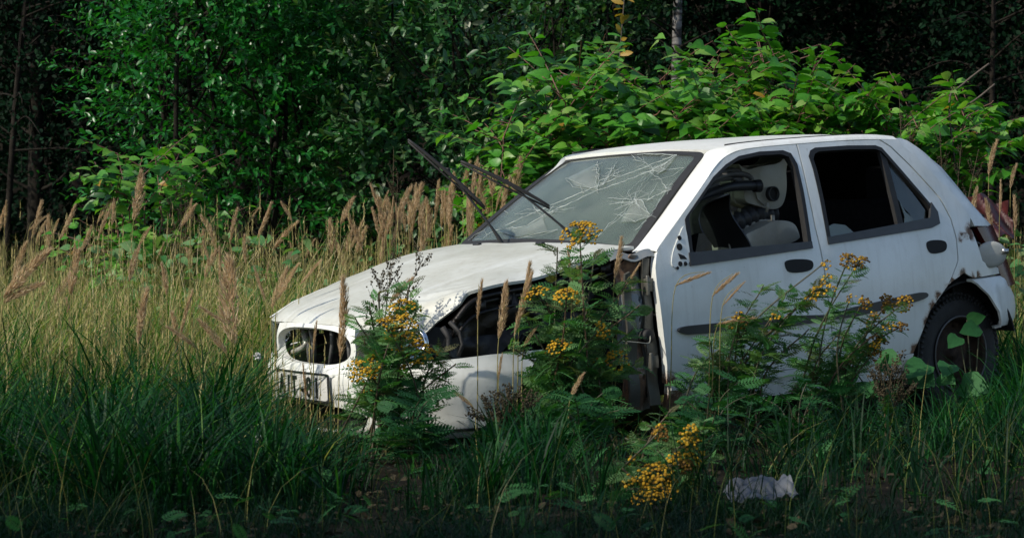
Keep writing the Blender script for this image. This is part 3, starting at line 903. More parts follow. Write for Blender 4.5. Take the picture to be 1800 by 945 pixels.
# hinge pillar in front of the door
holes = [[(.455 + .012 * math.cos(q), zc_ + .014 * math.sin(q)) for q in np.linspace(0, 6.28, 12, endpoint=False)] for zc_ in (.68, .60, .36)]
hp = panel('hinge_pillar', [(.375, .22), (.525, .22), (.520, .5), (.500, .65), (.495, .86), (.42, .87), (.37, .80)], holes, lambda x, z: (x, -.70 - .035 * math.sin(max(0, min(1, (x - .38) / .12)) * math.pi) - .012 * math.sin(z * 22), z), M['rustpaint'], car, (0, -1, 0), h=.02, thick=.01, rust=[(.38, .8, .16), (.40, .3, .2), (.51, .55, .1), (.44, .47, .09)])
for z in (.74, .42):
    mb = MB()
    mb.box((.495, -.752, z), (.05, .03, .055)); mb.lathe([(.008, -.04), (.008, .04), (0, .04)], (.478, -.765, z), (0, 0, 1), 10)
    o = mb.obj('door_hinge', M['oldpaint'], hp); bevel(o, .004)
panel('pillar_flange', [(.372, .24), (.425, .24), (.428, .50), (.418, .66), (.40, .80), (.374, .79)], [], lambda x, z: (x, -.742 - .008 * math.sin(z * 25), z), M['oldpaint'], hp, (0, -1, 0), h=.03, thick=.012)
panel('pillar_flange', [(.474, .24), (.53, .24), (.526, .5), (.508, .65), (.503, .85), (.468, .85), (.470, .5)], [], lambda x, z: (x, -.748 - .006 * math.sin(z * 31), z), M['oldpaint'], hp, (0, -1, 0), h=.03, thick=.012)
mb = MB(); mb.lathe([(.03, -.02), (.03, .02), (.022, .025), (.0, .025)], (.475, -.745, .53), (0, -1, 0), 16)
mb.obj('grommet', M['rubber'], hp)
mb = MB(); mb.tube(catmull([(.475, -.77, .53), (.44, -.80, .505), (.38, -.80, .512), (.30, -.78, .525)], 6), .0025, 5)
mb.obj('loose_wire', M['tank'], hp)
mb = MB()
mb.box((-.10, .0, .42), (.6, .95, .3)); mb.box((.0, .1, .62), (.4, .5, .2)); mb.box((.40, 0, .55), (.03, 1.25, .62))
for k in range(5): mb.tube(catmull([(-.3 + .1 * k, -.4 + .1 * k, .55), (-.2 + .12 * k, -.3, .72), (.1, -.1 + .1 * k, .66)], 6), .015, 6)
o = mb.obj('engine', M['holeblack'], car)
# far front wing
panel('front_wing', [(-.10, .53), (-.2, .60), (-.42, .64), (-.3, .70), (.0, .79), (.3, .86), (.5, .885), (.505, .74), (.53, .50), (.54, .25), (.40, .25), (.33, .40), (.22, .52), (.02, .60)], [], lambda x, z: (x, (S(max(x, .3), z) - .02) if z < .75 else (S(max(x, .3), z) - .02 - .9 * (z - .75)), z), M['paint'], car, (0, 1, 0), h=.05)

# tailgate with its glass, lower panel, lamps, rear bumper
gapc = [(2.123, 1.300), (2.255, 1.182), (2.417, 1.03), (2.505, .921), (2.53, .875)]
edgec = [(2.24, 1.288), (2.40, 1.195), (2.66, .965), (2.775, .870), (2.79, .845)]
rows = []
gp = catmull(gapc, 5); ed = catmull(edgec, 5)
for i in range(len(gp)):
    ze = gp[i][1]
    yo = S(gp[i][0], ze) - .012
    row = []
    xe = ed[i][0]; zz = ed[i][1]
    half = [(gp[i][0], yo, ze), (gp[i][0] * .6 + xe * .4, yo - .012, ze * .6 + zz * .4 + .006), (xe, .60 if i < 6 else .615, zz), (xe + .03, .50, zz + .004), (xe + .05, .25, zz + .008), (xe + .055, 0, zz + .01)]
    row = [(x, -y, z) for x, y, z in half] + [(x, y, z) for x, y, z in half[::-1][1:]]
    rows.append(row)
mb = MB(); mb.grid(np.array(rows), flip=False)
tg = mb.obj('tailgate', M['paint'], car); solid(tg, .02, 1)
mb = MB(); mb.grid(np.array(rows)[:, 1:-1] - [.05, 0, .02]); mb.obj('tailgate_lining', M['cloth'], tg)
mb = MB()
mb.grid(np.array([[(x + .004, y, z + .006) for x, y, z in r_[3:8]] for r_ in rows[3:-4]]), flip=False)
o = mb.obj('rear_glass', M['sideglass'], tg); solid(o, .004, 1)
mb = MB()
G = []
for z in np.linspace(.86, .56, 8):
    xb = np.interp(z, [.56, .70, .86], [2.93, 2.88, 2.80])
    G.append([(xb - .10 * abs(t) ** 6, .60 * t, z) for t in np.linspace(-1, 1, 25)])
mb.grid(np.array(G)); o = mb.obj('tailgate_panel', M['paint'], tg); solid(o, .02, 1)
for s in (-1, 1):
    mb = MB()
    G = []
    for z in np.linspace(.865, .575, 9):
        x0 = np.interp(z, [.575, .70, .865], [2.74, 2.68, 2.56]); x1 = np.interp(z, [.575, .70, .865], [2.93, 2.87, 2.785])
        G.append([(x0 + (x1 - x0) * t ** .8, s * (.705 - .105 * t ** 1.6 - .03 * (1 - t) * 0), z) for t in np.linspace(0, 1, 9)])
    mb.grid(np.array(G), flip=s < 0); o = mb.obj('tail_light', M['red'], car); solid(o, .03, 0)
    # dark hollow in the corner ahead of the lamp
    mb = MB(); mb.grid(np.array([[(2.44 + .26 * t, s * (.66 - .02 * t), z) for t in np.linspace(0, 1, 6)] for z in (.92, .75, .5)]), flip=s < 0)
    o = mb.obj('lamp_recess', M['holeblack'], car); solid(o, .01, 0)
    # bodywork below the lamp
    panel('corner_panel', [(2.485, .636), (2.72, .640), (2.70, .668), (2.60, .685), (2.55, .71), (2.53, .78), (2.50, .86), (2.475, .86), (2.462, .825), (2.492, .762)], [], side(s, .012), M['paint'], car, (0, s, 0), h=.03, rust=[(2.48, .84, .08), (2.50, .64, .06)])
mb = MB()
for z in (.73, .69, .78, .65): mb.tube(catmull([(2.50, -.70, z), (2.56, -.715, z + .015), (2.62, -.70, z - .01)], 5), .005, 5)
mb.obj('lamp_wire', M['hose'], car)
# open flap
fl = MB()
rot = np.stack([np.array([.955, -.296, 0]), np.array([0, 0, 1.0]), np.array([-.296, -.955, .0])], 1)
prof = [(.0, .010), (.05, .009), (.068, .004), (.073, -.004), (.068, -.010), (.0, -.012)]
th = np.linspace(0, 2 * math.pi, 37)
fl.grid(np.array([[np.array([2.615, -.755, .735]) + rot @ np.array([r * 1.15 * math.cos(q), r * .86 * math.sin(q), o2]) for q in th] for r, o2 in prof]))
ff = fl.obj('fuel_flap', paint_mat('dull_cap_paint', (0.42, 0.43, 0.41), 0.0, 1.0), car)
mb = MB(); mb.box(np.array([2.615, -.755, .735]) + rot @ np.array([.068, .012, .010]), (.030, .024, .012), rot); mb.obj('finger_pull', M['metal'], ff)
# rear bumper
pts = catmull([(2.452, .775), (2.55, .768), (2.68, .735), (2.80, .69), (2.91, .605), (2.97, .48), (2.99, .25), (2.995, 0)], 6)
pts = np.vstack([pts * [1, -1], (pts[::-1][1:])])
ctrn = np.array([2.3, 0])
G = []
for z, o2 in ((.632, -.03), (.628, -.006), (.61, .006), (.55, .016), (.47, .02), (.42, .016), (.392, .002), (.385, -.03)):
    dv = pts - ctrn; dv /= np.linalg.norm(dv, axis=1)[:, None]
    k = np.clip((pts[:, 0] - 2.452) / .35, 0, 1)
    x = pts[:, 0] + dv[:, 0] * o2
    # the lower front edge of the bumper follows the wheel arch
    fr = np.clip((2.66 - pts[:, 0]) / .21, 0, 1)
    x = x + fr * np.interp(z, [.385, .50, .565, .632], [.185, .145, .08, 0]) * (1 - 0)
    G.append(np.stack([x, pts[:, 1] + dv[:, 1] * o2, np.full(len(pts), z) + (.0 - .085 * np.clip((pts[:, 0] - 2.74) / .15, 0, 1)) * (1 if z > .6 else (.4 if z > .5 else 0))], -1))
mb = MB(); mb.grid(np.array(G)); o = mb.obj('rear_bumper', M['paint'], car); solid(o, .012, 1)

# cabin
mb = MB()
mb.box((1.3, 0, .30), (1.6, 1.40, .06)); mb.box((2.55, 0, .45), (.5, .8, .3))
mb.obj('floor_pan', M['holeblack'], car)
mb = MB()
G = []
for u in np.linspace(0, 1, 8):
    x = .56 + .33 * u; z = .862 + .03 * math.sin(u * 3) - (.10 * max(0, u - .75) / .25)
    G.append([(x, y, z + .03 * math.exp(-((y + .33) / .18) ** 2) * u) for y in np.linspace(-.66, .66, 24)])
mb.grid(np.array(G), flip=True)
mb.grid(np.array([[(.89 - .06 * k, y, .79 - .4 * k) for y in np.linspace(-.66, .66, 6)] for k in (0, .5, 1)]), flip=True)
o = mb.obj('dashboard', M['black'], car); solid(o, .02)
stw = empty('steering_wheel'); stw.parent = car
mb = MB()
q = np.linspace(0, 2 * math.pi, 40)
n1 = np.array([.82, 0, .57]); e1 = np.array([0, 1.0, 0]); e2 = np.cross(n1, e1)
mb.tube(np.array([np.array([.93, -.34, .86]) + .185 * (math.cos(a) * e1 + math.sin(a) * e2) for a in q]), .013, 8, cap=False)
mb.obj('wheel_rim', M['black'], stw)
mb = MB(); mb.lathe([(0, .03), (.07, .025), (.08, -.02)], np.array([.92, -.34, .85]), n1, 16)
for a in (0, math.pi, 4.71): mb.tube(np.array([np.array([.92, -.34, .85]), np.array([.93, -.34, .86]) + .18 * (math.cos(a) * e1 + math.sin(a) * e2)]), .012, 6)
mb.obj('wheel_hub', M['black'], stw)


def seat(name, x, y0, wd, hh=.62, head=True):
    r_ = empty(name); r_.parent = car
    mb = MB()
    for nm, cx, cz, lx, lz, tilt in (('a', x, .50, .50, .16, -.1), ('b', x + .30, .50 + hh / 2, .15, hh, .28)):
        cs = np.array([[math.cos(tilt), 0, math.sin(tilt)], [0, 1, 0], [-math.sin(tilt), 0, math.cos(tilt)]])
        mb.box((cx, y0, cz), (lx, wd, lz), cs)
    o = mb.obj('seat_cushion', M['cloth'], r_); bevel(o, .05, 4)
    if head:
        for k in ((0,) if wd < .7 else (-.35, .35)):
            mb = MB(); mb.box((x + .40, y0 + k, .50 + hh + .06), (.09, .27, .19))
            o = mb.obj('headrest', M['cloth'], r_); bevel(o, .035, 4)


seat('front_seat', 1.18, .36, .50)
seat('front_seat', 1.25, -.36, .50, .30, False)
seat('rear_seat', 1.98, 0, 1.2, .52)

# ------------------------------------------------------------------ scrap lying in the cabin, seen through the front window
carp = lambda p: tuple((CARM @ Vector(p)))
def carobj(o):
    o.matrix_world = CARM
    return o


def slab(name, outline, y, depth, mat, rad=.02, parent=None):
    P = chaikin(outline, 2)
    n_ = len(P)
    V, F = [], []
    r2 = delaunay_2d_cdt([Vector(p) for p in P], [(i, (i + 1) % n_) for i in range(n_)], [], 0, 1e-6)
    v2 = np.array([(v.x, v.y) for v in r2[0]]); f_ = np.array(r2[2])
    f_ = f_[inside(v2[f_].mean(1), P)]
    nn = len(v2)
    V = np.vstack([np.c_[v2[:, 0], np.full(nn, y), v2[:, 1]], np.c_[v2[:, 0], np.full(nn, y + depth), v2[:, 1]]])
    o1 = f_[:, ::-1] if np.cross(v2[f_[0][1]] - v2[f_[0][0]], v2[f_[0][2]] - v2[f_[0][0]]) < 0 else f_
    idx = list(range(n_))
    F4 = [[i, (i + 1) % n_, (i + 1) % n_ + nn, i + nn] for i in idx]
    o = build(name, V, np.vstack([o1, o1[:, ::-1] + nn]), np.array(F4)[:, ::-1], mat, parent, smooth=False)
    b_ = bmesh.new(); b_.from_mesh(o.data); bmesh.ops.recalc_face_normals(b_, faces=b_.faces); b_.to_mesh(o.data); b_.free()
    bevel(o, rad, 4, 50)
    for p in o.data.polygons: p.use_smooth = True
    return o


TANK = [(1.253, 1.228), (1.284, 1.188), (1.293, 1.146), (1.288, 1.098), (1.29, 1.049), (1.355, 1.032), (1.44, 1.007), (1.508, 1.011), (1.54, 1.051), (1.555, 1.114), (1.55, 1.192), (1.592, 1.25), (1.551, 1.252), (1.515, 1.211), (1.394, 1.205), (1.307, 1.187)]
TANK2 = [(1.188, .909), (1.226, .92), (1.313, .943), (1.361, .961), (1.428, .961), (1.495, .944), (1.521, .897), (1.524, .865), (1.195, .80), (1.19, .86)]
DUCT = [(1.22, .976), (1.287, .997), (1.373, 1.007), (1.493, 1.004), (1.501, .969), (1.388, .90), (1.263, .87), (1.246, .947)]
t1 = empty('washer_tank'); carobj(t1)
tag(t1, 'milky plastic tank with round filler neck propped high in the front side window', 'plastic tank')
slab('tank_body', TANK, -.50, .16, M['tank'], .02, t1)
sm = chaikin(TANK, 2); mb = MB(); mb.tube(np.array([(p[0], -.425, p[1]) for p in np.vstack([sm, sm[:1]])]), .006, 5, cap=False); mb.tube(np.array([(1.33, -.507, 1.16), (1.36, -.508, 1.06), (1.40, -.507, 1.03)]), .005, 5); mb.obj('tank_seam', M['tank'], t1)
mb = MB(); mb.lathe([(.032, -.02), (.034, .012), (.028, .014), (.026, -.02)], (1.45, -.51, 1.078), (0, -1, 0), 24); mb.obj('filler_neck', M['black'], t1)
mb = MB(); mb.lathe([(.0, .004), (.026, .0035)], (1.45, -.51, 1.078), (0, -1, 0), 24); mb.obj('filler_opening', M['holeblack'], t1)
mb = MB(); mb.tube(np.array([(1.40, -.52, 1.0), (1.40, -.53, 1.02), (1.40, -.525, 1.04)]), .008, 6); mb.obj('tank_clip', M['tank'], t1)
t2 = empty('coolant_tank'); carobj(t2)
tag(t2, 'yellowed white plastic tank lying flat at the bottom of the front side window', 'plastic tank')
slab('tank_body', TANK2, -.60, .22, M['tank'], .03, t2)
sm = chaikin(TANK2, 2); mb = MB(); mb.tube(np.array([(p[0], -.50, p[1]) for p in np.vstack([sm, sm[:1]])]), .007, 5, cap=False); mb.obj('tank_seam', M['tank'], t2)
mb = MB(); mb.tube(np.array([(1.40, -.56, .94), (1.40, -.56, .985)]), .009, 8); mb.obj('tank_spout', M['tank'], t2)
hs = MB()
for k, (dz, dy) in enumerate(((0, 0), (-.016, .03), (.014, .02))):
    hs.tube(catmull([(p[0], -.5 + dy, p[1] + dz) for p in [(1.0, 1.12), (1.09, 1.148), (1.165, 1.169), (1.241, 1.176), (1.306, 1.168), (1.334, 1.150), (1.323, 1.133), (1.239, 1.138)]], 6), .0125, 8)
o = carobj(hs.obj('rubber_hose', M['hose'])); tag(o, 'bundle of looped grey rubber hoses behind the front side window', 'hose')
pp = MB(); pp.tube(catmull([(1.0, -.50, 1.06), (1.06, -.52, 1.093), (1.145, -.55, 1.118), (1.229, -.56, 1.122), (1.318, -.57, 1.118)], 6), .021, 12, cap=False)
pp.lathe([(.027, -.03), (.029, .0), (.022, .003), (.018, -.03)], (1.318, -.57, 1.118), (1, -.15, 0), 16)
o = carobj(pp.obj('intake_pipe', M['black'])); tag(o, 'short black pipe with open end pointing at the milky tank', 'pipe')
LIN = [(.946, 1.017), (.953, 1.057), (.986, 1.081), (1.088, 1.091)]
ln = MB()
prof_ = catmull([(.93, .93), (.935, 1.0), (.96, 1.055), (1.01, 1.082), (1.085, 1.088), (1.115, 1.03), (1.14, .96), (1.175, .87), (1.18, .80)], 5)
ln.grid(np.array([[(p[0] + .03 * k, -.62 + .24 * k + .03 * math.sin(i * .3), p[1] - .05 * k * k) for i, p in enumerate(prof_)] for k in np.linspace(0, 1, 8)]), flip=True)
o = carobj(ln.obj('arch_liner', M['trim'])); solid(o, .006, 0)
tag(o, 'curved black plastic wheel arch liner standing behind the front window', 'plastic liner')
dd = MB()
DC = catmull([(1.20, -.46, .94), (1.27, -.47, .965), (1.38, -.46, .985), (1.50, -.44, .985)], 14)
dd.tube(DC, .045 + .006 * np.sign(np.sin(np.arange(len(DC)) * 1.1)), 14)
o = carobj(dd.obj('ribbed_duct', M['black'])); tag(o, 'black ribbed duct between the two plastic tanks', 'duct')

# ------------------------------------------------------------------ plants
unit = lambda v: v / (np.linalg.norm(v, axis=-1, keepdims=True) + 1e-12)


def rand_dirs(n, up=0.3):
    v = rng.normal(size=(n, 3)); v[:, 2] += up
    return unit(v)


class Scatter:
    """many copies of small templates merged into one mesh"""
    def __init__(s):
        s.V, s.F3, s.F4, s.T, s.n = [], [], [], [], 0

    def add(s, tpl, loc, d, nrm, size, tint):
        tv, f3, f4 = tpl
        loc = np.asarray(loc, float).reshape(-1, 3); N = len(loc)
        if N == 0: return
        d = unit(np.broadcast_to(d, (N, 3))); nrm = np.broadcast_to(nrm, (N, 3))
        sd = unit(np.cross(d, nrm)); n2 = np.cross(sd, d)
        Mx = np.stack([sd, d, n2], -1)
        size = np.broadcast_to(size, (N,))
        V = loc[:, None, :] + size[:, None, None] * np.einsum('kj,nij->nki', tv, Mx)
        k = len(tv)
        off = s.n + np.arange(N) * k
        if len(f3): s.F3.append((f3[None] + off[:, None, None]).reshape(-1, 3))
        if len(f4): s.F4.append((f4[None] + off[:, None, None]).reshape(-1, 4))
        s.V.append(V.reshape(-1, 3))
        s.T.append(np.repeat(np.clip(np.broadcast_to(tint, (N,)), 0, 1), k))
        s.n += N * k

    def mb(s, m):
        for V, T in zip(m.V, m.T): s.V.append(V); s.T.append(T)
        s.F3 += [f + s.n for f in m.F3]; s.F4 += [f + s.n for f in m.F4]
        s.n += m.n

    def obj(s, name, mat, parent=None, smooth=True):
        return build(name, np.vstack(s.V), np.vstack(s.F3) if s.F3 else None, np.vstack(s.F4) if s.F4 else None, mat, parent, np.concatenate(s.T), smooth)


def leaf_tpl(ts, ws_, droop=0.12, fold=0.18, wave=0.0):
    """leaf of unit length along +y; rows of left, centre, right"""
    V, f3, f4 = [], [], []
    for i, (t, w_) in enumerate(zip(ts, ws_)):
        z = -droop * t * t
        V += [(-w_, t - (.06 if (i == 1 and wave) else 0), z + fold * w_ + wave * math.sin(i * 2.1)), (0, t, z), (w_, t - (.06 if (i == 1 and wave) else 0), z + fold * w_ - wave * math.sin(i * 2.1 + 1))]
    for i in range(len(ts) - 1):
        a, b = i * 3, (i + 1) * 3
        f4 += [(a, a + 1, b + 1, b), (a + 1, a + 2, b + 2, b + 1)]
    return np.array(V), np.zeros((0, 3), int), np.array(f4)


T_WILLOW = leaf_tpl([0, .12, .35, .65, .88, 1], [.01, .10, .19, .21, .11, .005], .18, .25, .02)
T_SMALL = leaf_tpl([0, .3, .7, 1], [.02, .28, .24, .01], .12, .2)
T_HEART = leaf_tpl([0, .05, .2, .42, .68, .88, 1], [.05, .24, .34, .33, .20, .06, .004], .30, .22, .02)
T_BIG = leaf_tpl([0, .06, .2, .42, .68, .88, 1], [.05, .26, .40, .42, .30, .12, .005], .25, .16, .03)


def pinnate(npair, lw, droop, lobes=True):
    V, f3, f4 = [], [], []
    def quad(*p):
        b = len(V); V.extend(p); f4.append((b, b + 1, b + 2, b + 3))
    def tri(*p):
        b = len(V); V.extend(p); f3.append((b, b + 1, b + 2))
    ax = lambda t: np.array([0, t * (1 - .12 * droop * t), -droop * t * t])
    for i in range(8):
        t0, t1 = i / 8, (i + 1) / 8
        a, b = ax(t0), ax(t1); w_ = np.array([.010, 0, 0])
        quad(a - w_, a + w_, b + w_, b - w_)
    for i in range(npair):
        t = .12 + .86 * i / (npair - 1)
        L = lw * math.sin(math.pi * min(.97, .22 + .74 * t)) ** .8
        o_ = ax(t)
        for sgn in (-1, 1):
            dr = np.array([sgn * .86, .50, -.12 - .1 * (i % 2)]); pw = np.array([.50 * -sgn, .86, 0])
            tip = o_ + dr * L; md = o_ + dr * L * .5
            wd = L * .20
            quad(o_, md - pw * wd, tip, md + pw * wd)
            if lobes:
                for q in (.4, .7):
                    p = o_ + dr * L * q
                    for g in (-1, 1):
                        tri(p, p + dr * L * .12, p + dr * L * .22 + pw * g * L * .25)
    return np.array(V), np.array(f3).reshape(-1, 3), np.array(f4)


T_TANSY = [pinnate(9, .26, d) for d in (.15, .4, .7)]
T_MUG = [pinnate(4, .34, d, False) for d in (.2, .5)]


def ball_tpl(nu=7, nv=4, flat=.72):
    V = [(0, 0, -flat)]
    for j in range(1, nv):
        q = -math.pi / 2 + math.pi * j / nv
        for i in range(nu):
            a = 2 * math.pi * i / nu
            V.append((math.cos(q) * math.cos(a), math.cos(q) * math.sin(a), flat * math.sin(q)))
    V.append((0, 0, flat * .8))
    f3 = [(0, 1 + (i + 1) % nu, 1 + i) for i in range(nu)]
    f4 = []
    for j in range(nv - 2):
        for i in range(nu):
            a = 1 + j * nu + i; b = 1 + j * nu + (i + 1) % nu
            f4.append((a, b, b + nu, a + nu))
    e = len(V) - 1; b = 1 + (nv - 2) * nu
    f3 += [(b + i, b + (i + 1) % nu, e) for i in range(nu)]
    return np.array(V), np.array(f3), np.array(f4)


T_BALL = ball_tpl(8, 4, .52)
T_TRI = (np.array([(-.06, 0, 0), (.06, 0, 0), (.02, 1, 0)]), np.array([(0, 1, 2)]), np.zeros((0, 4), int))


def along(P, f):
    """points and tangents at fractions f of a polyline"""
    P = np.asarray(P); d = np.concatenate([[0], np.cumsum(np.linalg.norm(np.diff(P, axis=0), axis=1))]); d /= d[-1]
    q = np.stack([np.interp(f, d, P[:, k]) for k in range(3)], -1)
    e = 1e-2
    q2 = np.stack([np.interp(np.minimum(1, np.asarray(f) + e), d, P[:, k]) for k in range(3)], -1)
    q1 = np.stack([np.interp(np.maximum(0, np.asarray(f) - e), d, P[:, k]) for k in range(3)], -1)
    return q, unit(q2 - q1)


# ---- leafy shrubs and trees
def leafy(name, rx, ry, z0, z1, ntw, nleaf, leaf, tpl, mat, bark, trunks, lobes, twl=.45, tintmu=.45, low=0.35):
    root = empty(name)
    ctr = np.array([0, 0, (z0 + z1) / 2]); ext = np.array([rx, ry, (z1 - z0) / 2])
    lc = unit(rng.normal(size=(lobes, 3))) * (rng.random((lobes, 1)) ** .45) * .82
    lr = .22 + .20 * rng.random(lobes)
    # trunk and limbs
    mb = MB()
    ends = []
    for k in range(trunks):
        a = rng.random() * 6.28
        b0 = np.array([math.cos(a), math.sin(a), 0]) * (.0 if trunks == 1 else .12 + .2 * rng.random())
        tp = np.array([math.cos(a) * rx * .45 * (trunks > 1), math.sin(a) * ry * .45 * (trunks > 1), z1 * (.7 + .25 * rng.random())])
        P = catmull([b0 - [0, 0, .05], b0 * 1.5 + tp * .35 + rng.normal(0, .05, 3), b0 * .3 + tp * .7 + rng.normal(0, .07, 3), tp], 5)
        r0 = (.07 if trunks == 1 else .03) * (z1 / 5)
        mb.tube(P, np.linspace(r0, r0 * .25, len(P)), 7)
        ends.append(P)
    trunk = mb.obj('trunk', bark, root)
    mb = MB()
    for c, r_ in zip(lc, lr):
        P0 = ends[rng.integers(len(ends))]
        tgt = ctr + c * ext
        j = np.argmin(abs(P0[:, 2] - (tgt[2] - .5 * abs(tgt[2] - z0) * .6)))
        s_ = P0[j]
        P = catmull([s_, s_ * .5 + tgt * .5 + [0, 0, -.1], tgt], 4)
        mb.tube(P, np.linspace(.016, .005, len(P)) * (z1 / 5), 5)
    sel = rng.integers(0, lobes, ntw)
    u = unit(rng.normal(size=(ntw, 3))) * (rng.random((ntw, 1)) ** .5)
    tpos = ctr + (lc[sel] + u * lr[sel][:, None]) * ext
    tpos[:, 2] = np.maximum(tpos[:, 2], low * rng.random(ntw) + .1)
    out = unit((tpos - ctr) / ext * [1, 1, .5])
    td = unit(out * .7 + u * .5 + [0, 0, .55] + rng.normal(0, .25, (ntw, 3)))
    tl = twl * (.55 + .8 * rng.random(ntw))
    for k in range(0, ntw, 3):
        P = np.array([tpos[k], tpos[k] + td[k] * tl[k] * .5, tpos[k] + td[k] * tl[k] + [0, 0, -.03]])
        mb.tube(P, np.array([.004, .003, .0015]), 3, cap=False)
    mb.obj('branches', bark, root)
    sc_ = Scatter()
    f = (np.arange(nleaf) + .5) / nleaf
    lp_ = tpos[:, None, :] + td[:, None, :] * (tl[:, None] * f[None])[..., None]
    lp_[..., 2] -= (f ** 2 * .05)[None]
    N = ntw * nleaf
    az = rng.random((ntw, 1)) * 6.28 + np.arange(nleaf)[None] * 2.4
    ref = unit(np.cross(td, rng.normal(size=(ntw, 3))))
    ref2 = np.cross(td, ref)
    sd = np.cos(az)[..., None] * ref[:, None] + np.sin(az)[..., None] * ref2[:, None]
    ld = unit(sd + td[:, None] * (.55 + .9 * f[None, :, None]) + rng.normal(0, .25, (ntw, nleaf, 3)) + [0, 0, -.05])
    nn = unit(np.array([0, 0, 1.0]) + td[:, None] * .5 + rng.normal(0, .45, (ntw, nleaf, 3)))
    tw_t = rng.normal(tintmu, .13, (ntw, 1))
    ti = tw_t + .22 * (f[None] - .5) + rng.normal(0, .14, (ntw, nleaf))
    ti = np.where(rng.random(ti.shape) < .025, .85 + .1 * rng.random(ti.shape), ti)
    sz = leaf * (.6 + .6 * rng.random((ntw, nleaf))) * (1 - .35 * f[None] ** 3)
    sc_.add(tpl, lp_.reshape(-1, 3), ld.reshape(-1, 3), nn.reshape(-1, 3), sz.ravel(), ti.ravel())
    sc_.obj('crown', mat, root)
    return root


def place(o, px, Y, rz=0.0, s=1.0, first=False):
    c = o if first else copy_tree(o)
    c.location = at(px, Y)
    c.rotation_euler = (0, 0, rz)
    c.scale = (s, s, s)
    return c


GW = 'leafy willow shrubs at the wood edge'
wil = leafy('willow_shrub', 1.15, 1.0, .1, 4.6, 1150, 13, .074, T_WILLOW, M['willow'], M['bark'], 7, 34, .5, .42)
place(wil, 395, 17.2, 0, 1, True); tag(wil, 'large glossy dark green willow shrub filling the left half behind the meadow', 'shrub', GW)
o = place(wil, 590, 18.4, 2.2, .95); tag(o, 'dark green willow shrub just left of the grey leaved willow', 'shrub', GW)
wp_ = leafy('willow_shrub', .72, .7, .2, 3.6, 560, 13, .092, T_WILLOW, M['palewillow'], M['bark'], 5, 22, .5, .55)
place(wp_, 755, 17.0, 0.6, 1, True); tag(wp_, 'grey leaved willow shrub behind the raised wipers with pale leaf undersides', 'shrub', GW)
o = place(wp_, 1010, 19.4, 3.6, 1.05); tag(o, 'shaded grey leaved willow half hidden behind the knotweed top', 'shrub', GW)

GT = 'dark woodland trees behind the shrubs'
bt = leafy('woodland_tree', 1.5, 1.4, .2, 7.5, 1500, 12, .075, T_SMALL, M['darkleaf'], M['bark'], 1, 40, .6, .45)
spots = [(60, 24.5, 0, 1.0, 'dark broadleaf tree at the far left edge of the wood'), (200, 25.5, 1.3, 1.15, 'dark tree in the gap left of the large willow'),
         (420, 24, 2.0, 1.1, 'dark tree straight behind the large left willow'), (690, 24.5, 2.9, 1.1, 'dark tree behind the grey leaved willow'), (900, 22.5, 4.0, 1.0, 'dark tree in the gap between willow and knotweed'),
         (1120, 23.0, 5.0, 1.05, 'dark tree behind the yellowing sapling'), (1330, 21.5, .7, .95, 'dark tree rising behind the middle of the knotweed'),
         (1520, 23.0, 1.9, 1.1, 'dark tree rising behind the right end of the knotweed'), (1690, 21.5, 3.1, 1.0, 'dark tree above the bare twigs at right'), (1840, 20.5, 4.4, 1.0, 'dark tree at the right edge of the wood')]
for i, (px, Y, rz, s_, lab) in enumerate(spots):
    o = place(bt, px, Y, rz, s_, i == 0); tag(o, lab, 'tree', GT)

GB = 'slim straight trunked trees at the wood edge'
def birch(px, Y, r0, lean, lab, h=7.0, pale=False):
    root = empty('birch_tree', at(px, Y))
    mb = MB()
    P = catmull([(0, 0, -.1), (lean * .3, 0, h * .3), (lean * .75 + .04, .05, h * .65), (lean, 0, h)], 6)
    mb.tube(P, np.linspace(r0, r0 * .3, len(P)), 10)
    tr = mb.obj('trunk', M['birch' if pale else 'bark2'], root)
    mb = MB(); sc_ = Scatter()
    for k in range(46):
        f = .22 + .75 * rng.random()
        q, _ = along(P, [f]); q = q[0]
        a = rng.random() * 6.28
        L = .5 + .9 * rng.random()
        e = q + np.array([math.cos(a) * L, math.sin(a) * L, .15 + .3 * rng.random() - .3 * L])
        Q = catmull([q, (q + e) / 2 + [0, 0, .12], e], 5)
        mb.tube(Q, np.linspace(.012, .002, len(Q)), 4, cap=False)
        n_ = 70
        fr = .25 + .75 * rng.random(n_)
        pp_, tt_ = along(Q, fr)
        pp_ = pp_ + rng.normal(0, .10, pp_.shape) - np.array([0, 0, 1]) * rng.random((n_, 1)) * .25
        sc_.add(T_SMALL, pp_, unit(rng.normal(size=(n_, 3)) + [0, 0, -.8]), unit(rng.normal(size=(n_, 3)) + [0, -.3, .6]), .05 * (.6 + .7 * rng.random(n_)), .5 + .2 * rng.normal(size=n_))
    mb.obj('branches', M['bark'], root)
    sc_.obj('crown', M['darkleaf'], root)
    tag(root, lab, 'tree', GB)
birch(2, 20.5, .034, .45, 'slim dull trunk leaning right at the left picture edge')
birch(1186, 19.0, .055, .03, 'white birch trunk showing above the knotweed', pale=True)
birch(1740, 18.5, .028, .05, 'thin brownish trunk at right above the bare twigs')

